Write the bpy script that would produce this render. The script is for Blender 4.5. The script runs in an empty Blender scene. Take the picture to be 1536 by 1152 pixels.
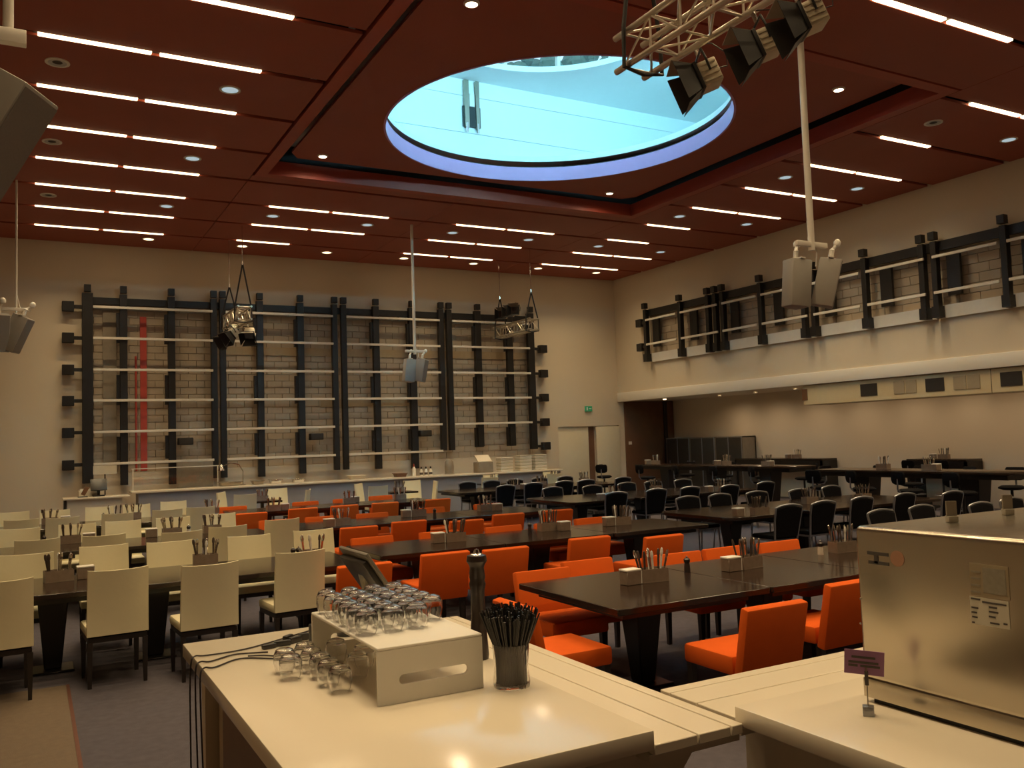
import bpy, bmesh, math, random
from mathutils import Vector, Matrix
random.seed(7)
PI = math.pi
S = bpy.context.scene
C = bpy.context.collection

# ------------------------------------------------------------------ camera
F_PX, YAW, PITCH, ROLL, H = 1315.9, .50274, .06292, .03292, 1.92
def cam_axes():
    f = Vector((math.sin(YAW)*math.cos(PITCH), math.cos(YAW)*math.cos(PITCH), math.sin(PITCH)))
    r = Vector((math.cos(YAW), -math.sin(YAW), 0)); d = f.cross(r)
    c, s = math.cos(ROLL), math.sin(ROLL)
    return c*r+s*d, -s*r+c*d, f
AX, AY, AZ = cam_axes()
cam = bpy.data.cameras.new('camera'); cam.sensor_width = 36; cam.lens = F_PX/1536*36
cam.clip_start = .05; cam.clip_end = 200
camo = bpy.data.objects.new('camera', cam); C.objects.link(camo)
m = Matrix((AX, -AY, -AZ)).transposed().to_4x4(); m.translation = (0, 0, H); camo.matrix_world = m
S.camera = camo
EYE = Vector((0, 0, H))
def ray(x, y): return AX*((x-768)/F_PX)+AY*((y-576)/F_PX)+AZ
def onz(x, y, z): d = ray(x, y); return EYE+d*((z-H)/d.z)
def ony(x, y, Y): d = ray(x, y); return EYE+d*(Y/d.y)
def onx(x, y, X): d = ray(x, y); return EYE+d*(X/d.x)
def atd(x, y, d): return EYE+ray(x, y)*d

# ------------------------------------------------------------------ world, view, light levels
w = bpy.data.worlds.new('world'); S.world = w; w.use_nodes = True
w.node_tree.nodes['Background'].inputs[0].default_value = (.55, .8, 1, 1)
w.node_tree.nodes['Background'].inputs[1].default_value = 1.1
vs = S.view_settings
vs.view_transform = 'Standard'; vs.look = 'None'; vs.gamma = 1; vs.use_curve_mapping = False
vs.exposure = .32
STRIP = 4.0           # visible glow of a diffuser
STRIP_W, STRIP_SPREAD = 14.5, math.radians(108)   # lamp behind each diffuser
SPOT = 12.0           # downlights of the coffer
SOFFIT = 30.0         # downlights under the overhang
COVE = 60.0           # cool cove lights hidden in the skylight shaft
WARM = (1, .74, .41)

# ------------------------------------------------------------------ materials
def mat(name, col, rough=.5, metal=0, var=.0, scale=8, bump=0, spec=.5, emit=None, es=0, trans=0, coat=0, bscale=None, sheen=0):
    M = bpy.data.materials.new(name); M.use_nodes = True
    nt = M.node_tree; b = nt.nodes['Principled BSDF']
    b.inputs['Base Color'].default_value = (*col, 1); b.inputs['Roughness'].default_value = rough
    b.inputs['Metallic'].default_value = metal; b.inputs['Specular IOR Level'].default_value = spec
    b.inputs['Transmission Weight'].default_value = trans; b.inputs['Coat Weight'].default_value = coat
    b.inputs['Sheen Weight'].default_value = sheen
    if emit: b.inputs['Emission Color'].default_value = (*emit, 1); b.inputs['Emission Strength'].default_value = es
    if var or bump:
        tc = nt.nodes.new('ShaderNodeTexCoord'); n = nt.nodes.new('ShaderNodeTexNoise')
        n.inputs['Scale'].default_value = scale; n.inputs['Detail'].default_value = 4
        nt.links.new(tc.outputs['Object'], n.inputs['Vector'])
        if var:
            mx = nt.nodes.new('ShaderNodeMix'); mx.data_type = 'RGBA'
            mx.inputs['A'].default_value = (*[c*(1-var) for c in col], 1)
            mx.inputs['B'].default_value = (*[min(1, c*(1+var)) for c in col], 1)
            nt.links.new(n.outputs['Fac'], mx.inputs['Factor']); nt.links.new(mx.outputs['Result'], b.inputs['Base Color'])
        if bump:
            n2 = nt.nodes.new('ShaderNodeTexNoise'); n2.inputs['Scale'].default_value = bscale or scale*6
            nt.links.new(tc.outputs['Object'], n2.inputs['Vector'])
            bp = nt.nodes.new('ShaderNodeBump'); bp.inputs['Strength'].default_value = bump; bp.inputs['Distance'].default_value = .01
            nt.links.new(n2.outputs['Fac'], bp.inputs['Height']); nt.links.new(bp.outputs['Normal'], b.inputs['Normal'])
    return M
M = {}
M['wall'] = mat('painted_wall', (.72, .62, .47), .75, var=.04, scale=.7)
M['wall_white'] = mat('white_paint', (.80, .76, .68), .6, var=.03, scale=1)
M['red'] = mat('red_ceiling_board', (.36, .075, .04), .55, var=.12, scale=.9, bump=.1)
M['red_trim'] = mat('red_ceiling_trim', (.42, .07, .035), .5, var=.08, scale=2)
M['void'] = mat('dark_ceiling_void', (.02, .014, .012), .9, var=.2)
M['slot'] = mat('dark_slot_metal', (.035, .025, .022), .6, var=.2)
M['carpet'] = mat('dark_carpet', (.085, .075, .092), .95, var=.35, scale=14, bump=.6, bscale=220)
M['carpet_beige'] = mat('brown_carpet', (.15, .11, .075), .95, var=.2, scale=20, bump=.5, bscale=220)
M['brass'] = mat('edge_strip', (.16, .07, .05), .5, metal=.5, var=.1)
M['black'] = mat('black_steel', (.012, .011, .011), .45, var=.3, scale=6)
M['rail'] = mat('pale_rail', (.74, .70, .62), .35, var=.05)
M['brick'] = mat('pale_block', (.44, .365, .275), .85, var=.12, scale=2.2, bump=.25)
M['shade_band'] = mat('brown_shade_band', (.42, .32, .20), .85, var=.1)  # shading of the blockwork recess put into a brown colour
M['mortar'] = mat('mortar', (.37, .305, .225), .95, var=.1)
M['redpaint'] = mat('red_pipe_paint', (.45, .06, .04), .5, var=.15)
M['greypipe'] = mat('grey_duct', (.25, .21, .16), .6, var=.2)
M['band'] = mat('translucent_band', (.80, .78, .72), .4, var=.05)
M['wood'] = mat('brown_door_wood', (.16, .075, .035), .5, var=.25, scale=3)
M['door'] = mat('cream_door', (.76, .68, .50), .5, var=.04)
M['table'] = mat('dark_table_veneer', (.022, .013, .009), .16, var=.35, scale=5, spec=.6)
M['tableleg'] = mat('black_pedestal', (.010, .008, .008), .4, var=.2)
M['cream'] = mat('cream_leatherette', (.78, .71, .48), .42, var=.05, scale=5, bump=.06)
M['darkleg'] = mat('dark_wood_leg', (.018, .013, .011), .4, var=.2)
M['orange'] = mat('orange_upholstery', (.66, .105, .010), .9, var=.06, scale=9, bump=.12, bscale=160, spec=.2)
M['blackpad'] = mat('black_upholstery', (.005, .0045, .006), .85, var=.3, scale=12, spec=.12)
M['alu'] = mat('grey_aluminium', (.32, .33, .36), .35, metal=.75, var=.1)
M['chrome'] = mat('chrome', (.75, .74, .72), .15, metal=1, var=.05)
M['steel'] = mat('brushed_steel', (.53, .48, .40), .25, metal=1, var=.10, scale=2.5, bump=.02)
M['steel_dark'] = mat('steel_trim', (.35, .31, .25), .35, metal=1, var=.1)
M['counter'] = mat('cream_worktop', (.80, .72, .58), .15, var=.02, scale=2)
M['counter_body'] = mat('cream_cabinet', (.66, .58, .45), .4, var=.03)
M['barfront'] = mat('grey_bar_front', (.34, .32, .32), .6, var=.06)
M['caddy'] = mat('brown_caddy', (.30, .23, .18), .35, metal=.35, var=.25, scale=20)
M['napkin'] = mat('white_plastic', (.82, .79, .72), .4, var=.03)
M['cutlery'] = mat('cutlery_steel', (.70, .66, .60), .22, metal=1, var=.05)
M['cutlery_dark'] = mat('dark_cutlery', (.10, .075, .06), .35, metal=.4, var=.2)
M['millwood'] = mat('mill_dark', (.03, .02, .018), .3, var=.2)
M['salt'] = mat('mill_clear', (.60, .52, .44), .25, var=.1)
M['glass'] = mat('clear_glass', (1, 1, 1), .015, trans=1, var=.002)
def pane_mat():
    m_ = bpy.data.materials.new('window_pane'); m_.use_nodes = True; nt = m_.node_tree
    b = nt.nodes['Principled BSDF']; b.inputs['Roughness'].default_value = .05; b.inputs['Base Color'].default_value = (.8,.9,1,1)
    t = nt.nodes.new('ShaderNodeBsdfTransparent'); t.inputs[0].default_value = (.9,.96,1,1); mx = nt.nodes.new('ShaderNodeMixShader'); mx.inputs[0].default_value = .08
    nt.links.new(t.outputs[0], mx.inputs[1]); nt.links.new(b.outputs[0], mx.inputs[2]); nt.links.new(mx.outputs[0], nt.nodes['Material Output'].inputs[0]); return m_
M['pane'] = pane_mat()
M['truss'] = mat('truss_aluminium', (.70, .64, .54), .3, metal=.9, var=.06)
M['lamp_body'] = mat('stage_lamp_body', (.55, .48, .36), .45, metal=.3, var=.1)
M['speaker'] = mat('grey_speaker', (.30, .28, .25), .5, var=.05)
M['speaker_dark'] = mat('speaker_grille', (.20, .18, .16), .7, var=.1, scale=60)
M['duct'] = mat('beige_duct', (.62, .50, .30), .55, var=.04)
M['grille'] = mat('duct_grille', (.36, .29, .19), .6, var=.1)
M['purple'] = mat('purple_card', (.28, .12, .26), .5, var=.06)
M['paper'] = mat('printed_paper', (.62, .58, .48), .6, var=.08)
M['ink'] = mat('label_ink', (.07, .06, .055), .6, var=.1)
M['ink_mid'] = mat('grey_print', (.30, .27, .21), .6, var=.2, scale=60)
M['stamp'] = mat('red_stamp', (.42, .22, .14), .6, var=.1)
M['screen'] = mat('monitor_shell', (.035, .032, .028), .35, var=.15)
M['screen_edge'] = mat('monitor_bezel', (.17, .155, .13), .35, var=.1)
M['cable'] = mat('cable_rubber', (.02, .014, .016), .5, var=.2)
M['straw'] = mat('black_straw', (.012, .011, .012), .4, var=.2)
M['exit'] = mat('exit_green', (.02, .22, .09), .5, var=.1, emit=(.05, .5, .2), es=.12)
M['shaft'] = mat('white_shaft_paint', (.86, .90, .90), .7, var=.015)
M['rim'] = mat('lavender_rim', (.62, .34, .60), .55, var=.03)
M['leaf'] = mat('roof_hedge', (.10, .16, .09), .8, var=.5, scale=9, bump=.6)
M['tube'] = mat('lit_diffuser', (.9, .85, .75), .4, var=.01, emit=WARM, es=STRIP)
M['spot'] = mat('lit_spot_lens', (.9, .85, .8), .4, var=.01, emit=(1, .74, .50), es=SPOT)
M['dl_lit'] = mat('lit_downlight_lens', (.9, .8, .6), .4, var=.01, emit=(1, .72, .40), es=3.0)
M['dl_off'] = mat('downlight_reflector', (.5, .5, .5), .3, metal=.6, var=.2)
M['dl_dim'] = mat('dim_downlight_lens', (.75, .8, .82), .3, var=.02, emit=(.62, .85, .95), es=.42)
M['cove'] = mat('cove_light_diffuser', (.8, .9, 1), .5, var=.01, emit=(.30, .80, 1.0), es=COVE)

# ------------------------------------------------------------------ mesh helpers
class MB:
    def __init__(s): s.v = []; s.f = []
    def add(s, vs, fs):
        o = len(s.v); s.v += [tuple(v) for v in vs]; s.f += [tuple(i+o for i in f) for f in fs]; return s
    def box(s, x0, x1, y0, y1, z0, z1, T=None, taper=None):
        # taper = (fx, fy): scale of the bottom face about its centre
        vs = [(x0,y0,z0),(x1,y0,z0),(x1,y1,z0),(x0,y1,z0),(x0,y0,z1),(x1,y0,z1),(x1,y1,z1),(x0,y1,z1)]
        if taper:
            cx, cy = (x0+x1)/2, (y0+y1)/2
            vs = [((cx+(v[0]-cx)*taper[0], cy+(v[1]-cy)*taper[1], v[2]) if i < 4 else v) for i, v in enumerate(vs)]
        if T: vs = [T @ Vector(v) for v in vs]
        return s.add(vs, [(0,3,2,1),(4,5,6,7),(0,1,5,4),(1,2,6,5),(2,3,7,6),(3,0,4,7)])
    def cyl(s, p, q, r0, r1=None, n=10, cap=True):
        p, q = Vector(p), Vector(q); r1 = r0 if r1 is None else r1
        a = (q-p).normalized(); u = a.orthogonal().normalized(); w_ = a.cross(u)
        vs = [p+(u*math.cos(2*PI*i/n)+w_*math.sin(2*PI*i/n))*r0 for i in range(n)]+[q+(u*math.cos(2*PI*i/n)+w_*math.sin(2*PI*i/n))*r1 for i in range(n)]
        fs = [(i,(i+1)%n,n+(i+1)%n,n+i) for i in range(n)]
        if cap: fs += [tuple(range(n-1,-1,-1)), tuple(range(n,2*n))]
        return s.add(vs, fs)
    def lathe(s, prof, n=16, c=(0,0,0), T=None):
        vs = []; k = len(prof)
        for r, z in prof:
            for i in range(n):
                v = Vector((c[0]+r*math.cos(2*PI*i/n), c[1]+r*math.sin(2*PI*i/n), c[2]+z)); vs.append(T @ v if T else v)
        fs = [(j*n+i, j*n+(i+1)%n, (j+1)*n+(i+1)%n, (j+1)*n+i) for j in range(k-1) for i in range(n)]
        if prof[0][0] > 1e-5 and prof[0] != prof[-1]: fs.append(tuple(range(n-1,-1,-1)))
        if prof[-1][0] > 1e-5 and prof[0] != prof[-1]: fs.append(tuple(range((k-1)*n, k*n)))
        return s.add(vs, fs)
    def prism(s, poly, z0, z1, T=None):
        n = len(poly); vs = [Vector((x,y,z0)) for x,y in poly]+[Vector((x,y,z1)) for x,y in poly]
        if T: vs = [T @ v for v in vs]
        return s.add(vs, [tuple(range(n-1,-1,-1)), tuple(range(n,2*n))]+[(i,(i+1)%n,n+(i+1)%n,n+i) for i in range(n)])
    def tube(s, pts, r, n=6):
        for a, b in zip(pts, pts[1:]): 
            if (Vector(a)-Vector(b)).length > 1e-5: s.cyl(a, b, r, n=n)
        return s
    def sweep(s, pts, r, n=6):
        pts = [Vector(p) for p in pts]; vs = []; u = None
        for i, p in enumerate(pts):
            a = (pts[min(i+1,len(pts)-1)]-pts[max(i-1,0)]).normalized()
            u = a.orthogonal().normalized() if u is None else (u-a*u.dot(a)).normalized()
            w_ = a.cross(u); vs += [p+(u*math.cos(2*PI*k/n)+w_*math.sin(2*PI*k/n))*r for k in range(n)]
        k_ = len(pts)
        fs = [(j*n+i, j*n+(i+1)%n, (j+1)*n+(i+1)%n, (j+1)*n+i) for j in range(k_-1) for i in range(n)]
        fs += [tuple(range(n-1,-1,-1)), tuple(range((k_-1)*n, k_*n))]
        return s.add(vs, fs)
    def mesh(s, name, mt, bev=0, seg=2, smooth=False):
        me = bpy.data.meshes.new(name); me.from_pydata(s.v, [], s.f)
        bm = bmesh.new(); bm.from_mesh(me)
        if bev: bmesh.ops.bevel(bm, geom=list(bm.edges), offset=bev, segments=seg, affect='EDGES', profile=.5, clamp_overlap=True)
        bmesh.ops.recalc_face_normals(bm, faces=bm.faces)
        bm.to_mesh(me); bm.free()
        if smooth or bev:
            for p in me.polygons: p.use_smooth = True
            me.set_sharp_from_angle(angle=math.radians(40))
        me.materials.append(M[mt] if isinstance(mt, str) else mt); return me
    def build(s, name, mt, parent=None, bev=0, seg=2, smooth=False):
        o = bpy.data.objects.new(name, s.mesh(name, mt, bev, seg, smooth)); C.objects.link(o)
        if parent: o.parent = parent
        return o
def link(name, me, parent=None, loc=(0,0,0), rot=(0,0,0)):
    o = bpy.data.objects.new(name, me); C.objects.link(o); o.location = loc; o.rotation_euler = rot
    if parent: o.parent = parent
    return o
def tag(o, label, cat, group=None, kind=None):
    if label: o['label'] = label
    if cat: o['category'] = cat
    if group: o['group'] = group
    if kind: o['kind'] = kind
    return o
def thing(name, label, cat, loc=(0,0,0), rotz=0, group=None):
    o = bpy.data.objects.new(name, None); C.objects.link(o); o.location = loc; o.rotation_euler = (0,0,rotz)
    o.empty_display_size = .1
    return tag(o, label, cat, group)
def struct(o): o['kind'] = 'structure'; return o
def copy_tree(o, parent=None):
    c = o.copy(); C.objects.link(c)
    if parent: c.parent = parent; c.matrix_parent_inverse = o.matrix_parent_inverse
    for ch in list(o.children): copy_tree(ch, c)
    return c
protos = {}
def place(kind, maker, loc, rotz, label, cat, group):
    if kind not in protos: o = maker(); protos[kind] = o
    else: o = copy_tree(protos[kind])
    o.location = loc; o.rotation_euler = (0, 0, rotz)
    return tag(o, label, cat, group)
ORD = ['first','second','third','fourth','fifth','sixth','seventh','eighth','ninth','tenth','eleventh','twelfth','thirteenth','fourteenth','fifteenth','sixteenth']
def TR(loc, rx=0, ry=0, rz=0):
    return Matrix.Translation(loc) @ Matrix.Rotation(rz,4,'Z') @ Matrix.Rotation(ry,4,'Y') @ Matrix.Rotation(rx,4,'X')
def aim(loc, d, roll=0):   # local -Z... local X axis points along d
    q = Vector(d).to_track_quat('X', 'Z'); return Matrix.Translation(loc) @ q.to_matrix().to_4x4() @ Matrix.Rotation(roll,4,'X')

# ------------------------------------------------------------------ room shell
YB, XR, ZC, XL, YN, XW = 23.6, 16.94, 7.06, -4.0, -3.0, 19.18
ZF0, ZF1 = 3.03, 3.32
floor = struct(MB().box(XL, XW+.2, YN, YB, -.1, 0).build('floor', 'carpet'))
bx = MB().box(-4, .26, YN, 8.35, .0003, .0012).build('carpet_runner', 'carpet_beige'); tag(bx, 'brown carpet area on the floor at lower left of picture', 'carpet')
bx = MB().box(.26, .285, YN, 8.35, .0003, .004).build('carpet_edge_strip', 'brass'); tag(bx, 'thin dark red edging strip between brown and dark carpet', 'edging')

# back wall with a shallow recess that shows bare blockwork
RX0, RX1, RZ0, RZ1 = 1.15, 13.62, 1.42, 5.62
mb = MB()
mb.box(XL, RX0, YB, YB+.35, 0, 7.8).box(RX1, 14.58, YB, YB+.35, 0, 7.8).box(RX0, RX1, YB, YB+.35, 0, RZ0).box(RX0, RX1, YB, YB+.35, RZ1, 7.8)
mb.box(14.58, 16.93, YB, YB+.35, 2.26, 7.8).box(16.93, XW+.2, YB, YB+.35, 0, 7.8)
wall_back = struct(mb.build('wall_back', 'wall'))
core = MB().box(RX0, RX1, YB+.16, YB+.35, RZ0, RZ1).build('wall_core', 'mortar', wall_back)
def blocks(parent, n_part, u0, u1, z0, z1, bw, bh, put, order):
    cells = []
    nz = int(round((z1-z0)/bh)); bh = (z1-z0)/nz
    for j in range(nz):
        u = u0-(bw/2 if j % 2 else 0)
        while u < u1-.02:
            a, b = max(u, u0), min(u+bw, u1)
            if b-a > .05: cells.append((a, b, z0+j*bh, z0+(j+1)*bh))
            u += bw
    cells.sort(key=order)
    rest = MB(); cache = {}
    for i, (a, b, c, d) in enumerate(cells):
        g = .012; jit = random.uniform(-.006, .006)
        if i < n_part:
            key = (round(b-a, 3), round(d-c, 3))
            if key not in cache: cache[key] = put(MB(), -(b-a)/2+g/2, (b-a)/2-g/2, -(d-c)/2+g/2, (d-c)/2-g/2, 0).mesh('block', 'brick')
            put((cache[key], parent), (a+b)/2, jit, (c+d)/2, None, None)
        else: put(rest, a+g/2, b-g/2, c+g/2, d-g/2, jit)
    if rest.v: o = rest.build('block_field', 'brick', parent); o['kind'] = 'stuff'
def put_back(t, a, b, c, d, jit):
    if isinstance(t, MB):
        y = YB+.11 if (a > -.6 and c > .2) else 0
        return t.box(a, b, y+jit, y+.06+jit, c, d)
    link('block', t[0], t[1], (a, YB+.11+b, c))
blocks(wall_back, 295, RX0, RX1, RZ0, RZ1, .40, .175, put_back, lambda q: q[0]+abs(q[2]-3.4)*.6)

# right wall (upper part over the recess), fascia, soffit, recess
R0, R1, RZA, RZB = 5.0, 21.72, 4.43, 5.62
mb = MB()
mb.box(XR, XR+.35, YN, R0, ZF0, 7.8).box(XR, XR+.35, R1, YB, ZF0, 7.8).box(XR, XR+.35, R0, R1, ZF0, RZA).box(XR, XR+.35, R0, R1, RZB, 7.8)
wall_right = struct(mb.build('wall_right', 'wall'))
MB().box(XR+.16, XR+.35, R0, R1, RZA, RZB).build('wall_core', 'mortar', wall_right)
def put_right(t, a, b, c, d, jit):
    if isinstance(t, MB):
        x = 0 if a < 0 else XR+.11
        return t.box(x+jit, x+.06+jit, a, b, c, d)
    link('block', t[0], t[1], (XR+.11+b, a, c))
blocks(wall_right, 280, R0, R1, RZA, RZB, .46, .19, put_right, lambda q: abs(q[0]-15))
struct(MB().box(XR-.035, XR, YN, YB, ZF0, ZF1).build('trim_1', 'wall_white', bev=.008))
struct(MB().box(XR, XW, YN, YB, ZF0+.02, ZF0+.2).build('ceiling_recess', 'wall'))
struct(MB().box(XW, XW+.2, YN, YB, 0, ZF0+.2).build('wall_recess', 'wall'))
struct(MB().box(XL-.2, XL, YN, YB, 0, 7.8).build('wall_left', 'wall'))
struct(MB().box(XL, XW+.2, YN-.2, YN, 0, 7.8).build('wall_front', 'wood'))

# cream double door in the back wall
d1 = struct(thing('door_1', None, None, (14.6, YB, 0)))
MB().box(0, 1.15, .05, .10, 0, 2.25).build('door_leaf', 'door', d1, bev=.004)
MB().box(1.42, 2.33, -.02, .03, 0, 2.24).build('door_leaf', 'door', d1, bev=.004)
MB().box(1.17, 1.40, .10, .16, 0, 2.25).build('dark_gap_panel', 'wood', d1)
h = MB().cyl((1.47,-.02,1.02),(1.47,-.07,1.02),.012).cyl((1.47,-.065,1.02),(1.58,-.065,1.02),.010).build('door_handle', 'chrome', d1, smooth=True)
MB().box(-.02, 2.35, .12, .34, 0, 2.26).build('door_backing', 'wall', d1)
# tall brown door in the recess
d2 = struct(thing('door_2', None, None, (17.15, YB, 0)))
MB().box(0, 1.58, -.06, -.003, 0, ZF0+.01).build('door_leaf', 'wood', d2, bev=.006)
MB().box(1.6, 1.72, -.10, -.003, 0, ZF0+.01).build('door_post', 'slot', d2)
MB().box(1.74, 2.0, -.08, -.003, 0, ZF0+.01).build('door_side_panel', 'wood', d2, bev=.006)
MB().box(.10, .22, -.075, -.058, 1.62, 1.72).build('door_sign', 'napkin', d2)
dl = MB().lathe([(.0,0),(.05,0),(.06,.03)], 14).build('soffit_downlight', 'dl_lit'); dl.location = (17.75, 22.2, ZF0-.012)
tag(dl, 'small lit downlight under the overhang in front of brown door', 'downlight')
for k, y in enumerate([2.2+1.5*i for i in range(13)]):
    o = thing('soffit_downlight', f'small lit downlight hidden under the overhang, {ORD[k]} from the near end', 'downlight', (18.25, y, ZF0-.0), 0, 'downlights under the overhang')
    MB().lathe([(.05,.018),(.065,.018),(.065,-.004),(.05,-.004),(.05,.018)], 16).build('trim_ring', 'napkin', o, smooth=True); MB().lathe([(0,-.002),(.049,-.002),(.049,.016),(0,.016)], 16).build('lens', 'dl_lit', o, smooth=True)
    L = bpy.data.lights.new('soffit_beam', 'SPOT'); L.energy = SOFFIT; L.color = (1,.74,.47); L.spot_size = 2.9; L.spot_blend = 1; L.shadow_soft_size = .08
    lo = bpy.data.objects.new('soffit_beam', L); C.objects.link(lo); lo.parent = o; lo.location = (0,0,-.03)
ex = thing('exit_sign', 'green emergency exit sign on the back wall above cream door', 'sign', (15.74, YB-.03, 2.82))
MB().box(-.13, .13, -.02, .028, -.085, .085).build('sign_box', 'exit', ex, bev=.004)
a = MB().box(-.09, -.04, -.024, -.019, -.05, .05).box(.0, .10, -.024, -.019, -.012, .012).build('pictogram', 'napkin', ex)
sm = MB().lathe([(0,0),(.05,0),(.045,.03),(0,.035)], 12, T=TR((14.05,YB-.001,1.62), rx=PI/2)).build('wall_button', 'ink_mid'); tag(sm, 'small round dark call button on back wall left of door', 'button')

# ------------------------------------------------------------------ ceiling
ceil = struct(MB().box(XL, XR+.3, YN, 8.0, ZC+.14, ZC+.2).box(XL, XR+.3, 16.75, YB+.3, ZC+.14, ZC+.2).box(XL, 3.5, 8.0, 16.75, ZC+.14, ZC+.2).box(12.75, XR+.3, 8.0, 16.75, ZC+.14, ZC+.2).build('ceiling', 'void'))
ROWS = [11.87+1.69*k for k in range(-8, 7)]
CO = (3.90, 12.33, 8.39, 16.36); FB = .22
ys = [YN]+[r for r in ROWS if r > YN+.3]+[YB]
def panels(x0, x1, ya, yb):
    cuts = [ya]+[r for r in ROWS if ya+.12 < r < yb-.12]+[yb]
    for a, b in zip(cuts, cuts[1:]):
        MB().box(x0+.006, x1-.006, a+(.06 if a in ROWS else .006), b-(.06 if b in ROWS else .006), ZC, ZC+.05).build('ceiling_panel', 'red', ceil, bev=.004, seg=1)
for x0, x1 in ((XL, -.75), (-.75, 3.66), (12.57, XR)): panels(x0, x1, YN, YB)
for x0, x1 in ((3.66, 8.05), (8.05, 12.57)): panels(x0, x1, YN, CO[2]-FB); panels(x0, x1, CO[3]+FB, YB)
def ring_rect(mb, o, i, z0, z1):
    mb.box(o[0], i[0], o[2], o[3], z0, z1).box(i[1], o[1], o[2], o[3], z0, z1).box(i[0], i[1], o[2], i[2], z0, z1).box(i[0], i[1], i[3], o[3], z0, z1)
    return mb
fr = ring_rect(MB(), (CO[0]-FB+.02, CO[1]+FB-.02, CO[2]-FB+.02, CO[3]+FB-.02), CO, ZC-.012, ZC+.26).build('coffer_frame', 'red_trim', ceil)
# coffer panel with the round opening
HX, HY, HR, ZP = 8.1, 12.75, 3.0, 7.31
N = 96
def square_ring(r, x0, x1, y0, y1, z0, z1):
    vs = []
    for z in (z0, z1):
        for i in range(N):
            t = 2*PI*i/N; vs.append((HX+r*math.cos(t), HY+r*math.sin(t), z))
        for i in range(N):
            t = 2*PI*i/N; c, s_ = math.cos(t), math.sin(t)
            k = min(((x1-HX) if c > 0 else (HX-x0))/max(abs(c), 1e-6), ((y1-HY) if s_ > 0 else (HY-y0))/max(abs(s_), 1e-6))
            vs.append((HX+k*c, HY+k*s_, z))
    fs = []
    for i in range(N):
        j = (i+1) % N
        fs += [(i, N+i, N+j, j), (2*N+i, 2*N+j, 3*N+j, 3*N+i), (i, j, 2*N+j, 2*N+i), (N+i, 3*N+i, 3*N+j, N+j)]
    return MB().add(vs, fs)
square_ring(HR, 4.2, 12.03, 8.69, 16.02, ZP, ZP+.04).build('coffer_panel', 'red', ceil)
MB().box(3.4, 12.9, 7.9, 8.0, ZC+.1, 8.3).box(3.4, 12.9, 16.75, 16.85, ZC+.1, 8.3).box(3.4, 3.5, 7.9, 16.85, ZC+.1, 8.3).box(12.8, 12.9, 7.9, 16.85, ZC+.1, 8.3).build('void_skirt', 'void', ceil)
def wall_ring(r0, r1, z0, z1, name, mt, par):
    return MB().lathe([(r0,z0),(r1,z0),(r1,z1),(r0,z1),(r0,z0)], N, (HX,HY,0)).build(name, mt, par, smooth=True)
sky = struct(thing('window_1', None, None, (0,0,0)))
wall_ring(HR-.006, HR+.03, ZP-.012, ZP+.27, 'opening_rim', 'rim', sky)
wall_ring(HR+.03, HR+.30, ZP+.27, ZP+.30, 'rim_gap', 'void', sky)
wall_ring(HR+.02, HR+.10, ZP+.40, ZP+.47, 'shaft_lip', 'shaft', sky)
square_ring(HR+.06, 3.3, 14.7, 7.8, 16.75, ZP+.47, ZP+.53).build('shaft_floor', 'shaft', sky)
SX0, SX1, SY0, SY1, SZ0, SZ1 = 3.4, 14.6, 7.9, 15.95, ZP+.5, 9.4
for k, (za, zb) in enumerate(((SZ0, 8.27), (8.28, 9.05), (9.06, SZ1+.02))):
    MB().box(SX0, SX1, SY1, SY1+.1, za, zb).build('shaft_wall_panel', 'shaft', sky)
MB().box(SX0, SX1, SY1+.02, SY1+.14, SZ0, SZ1).build('shaft_joint', 'slot', sky)
MB().box(SX0, SX1, SY0-.1, SY0, SZ0, SZ1).box(SX0-.1, SX0, SY0, SY1, SZ0, SZ1).box(SX1, SX1+.1, SY0, SY1, SZ0, SZ1).build('shaft_sides', 'shaft', sky)
LR = 2.45
square_ring(LR, SX0-.1, SX1+.1, SY0-.1, SY1+.1, SZ1, SZ1+.1).build('shaft_roof', 'shaft', sky)
NW = 14
for i in range(NW):
    t0, t1 = 2*PI*(i+.2)/NW, 2*PI*(i+1.2)/NW; r = LR+.03
    a, b = Vector((HX+r*math.cos(t0), HY+r*math.sin(t0), 0)), Vector((HX+r*math.cos(t1), HY+r*math.sin(t1), 0))
    u = (b-a).normalized(); nrm = Vector((u.y, -u.x, 0))
    q = MB().add([a+u*.05+Vector((0,0,9.5)), b-u*.05+Vector((0,0,9.5)), b-u*.05+Vector((0,0,10.0)), a+u*.05+Vector((0,0,10.0))], [(0,1,2,3)])
    q.build('lantern_pane', 'pane', sky)
    MB().cyl(a+Vector((0,0,9.42)), a+Vector((0,0,10.05)), .055, n=4).build('lantern_post', 'rail', sky)
wall_ring(LR-.03, LR+.1, 9.385, 9.50, 'lantern_sill', 'shaft', sky)
wall_ring(LR-.02, LR+.1, 9.98, 10.1, 'lantern_head', 'rail', sky)
MB().lathe([(0,10.07),(LR+.1,10.07),(LR+.1,10.12),(0,10.12)], 48, (HX,HY,0)).build('lantern_roof', 'shaft', sky)
for k in range(3):
    o = thing('cove_light', f'cool white cove light on the shaft floor above the skylight rim, {("left","middle","right")[k]} of three', 'light', (HX-2.6+2.6*k, 8.75, ZP+.53), 0, 'cove lights in the skylight shaft')
    Tc = TR((0,0,.12), rx=-.7)
    MB().box(-1.15,1.15,-.3,.3,-.06,-.005,Tc).build('trough','napkin',o); MB().box(-1.12,1.12,-.27,.27,-.005,.0,Tc).build('diffuser','cove',o)
hd = MB()
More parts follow.
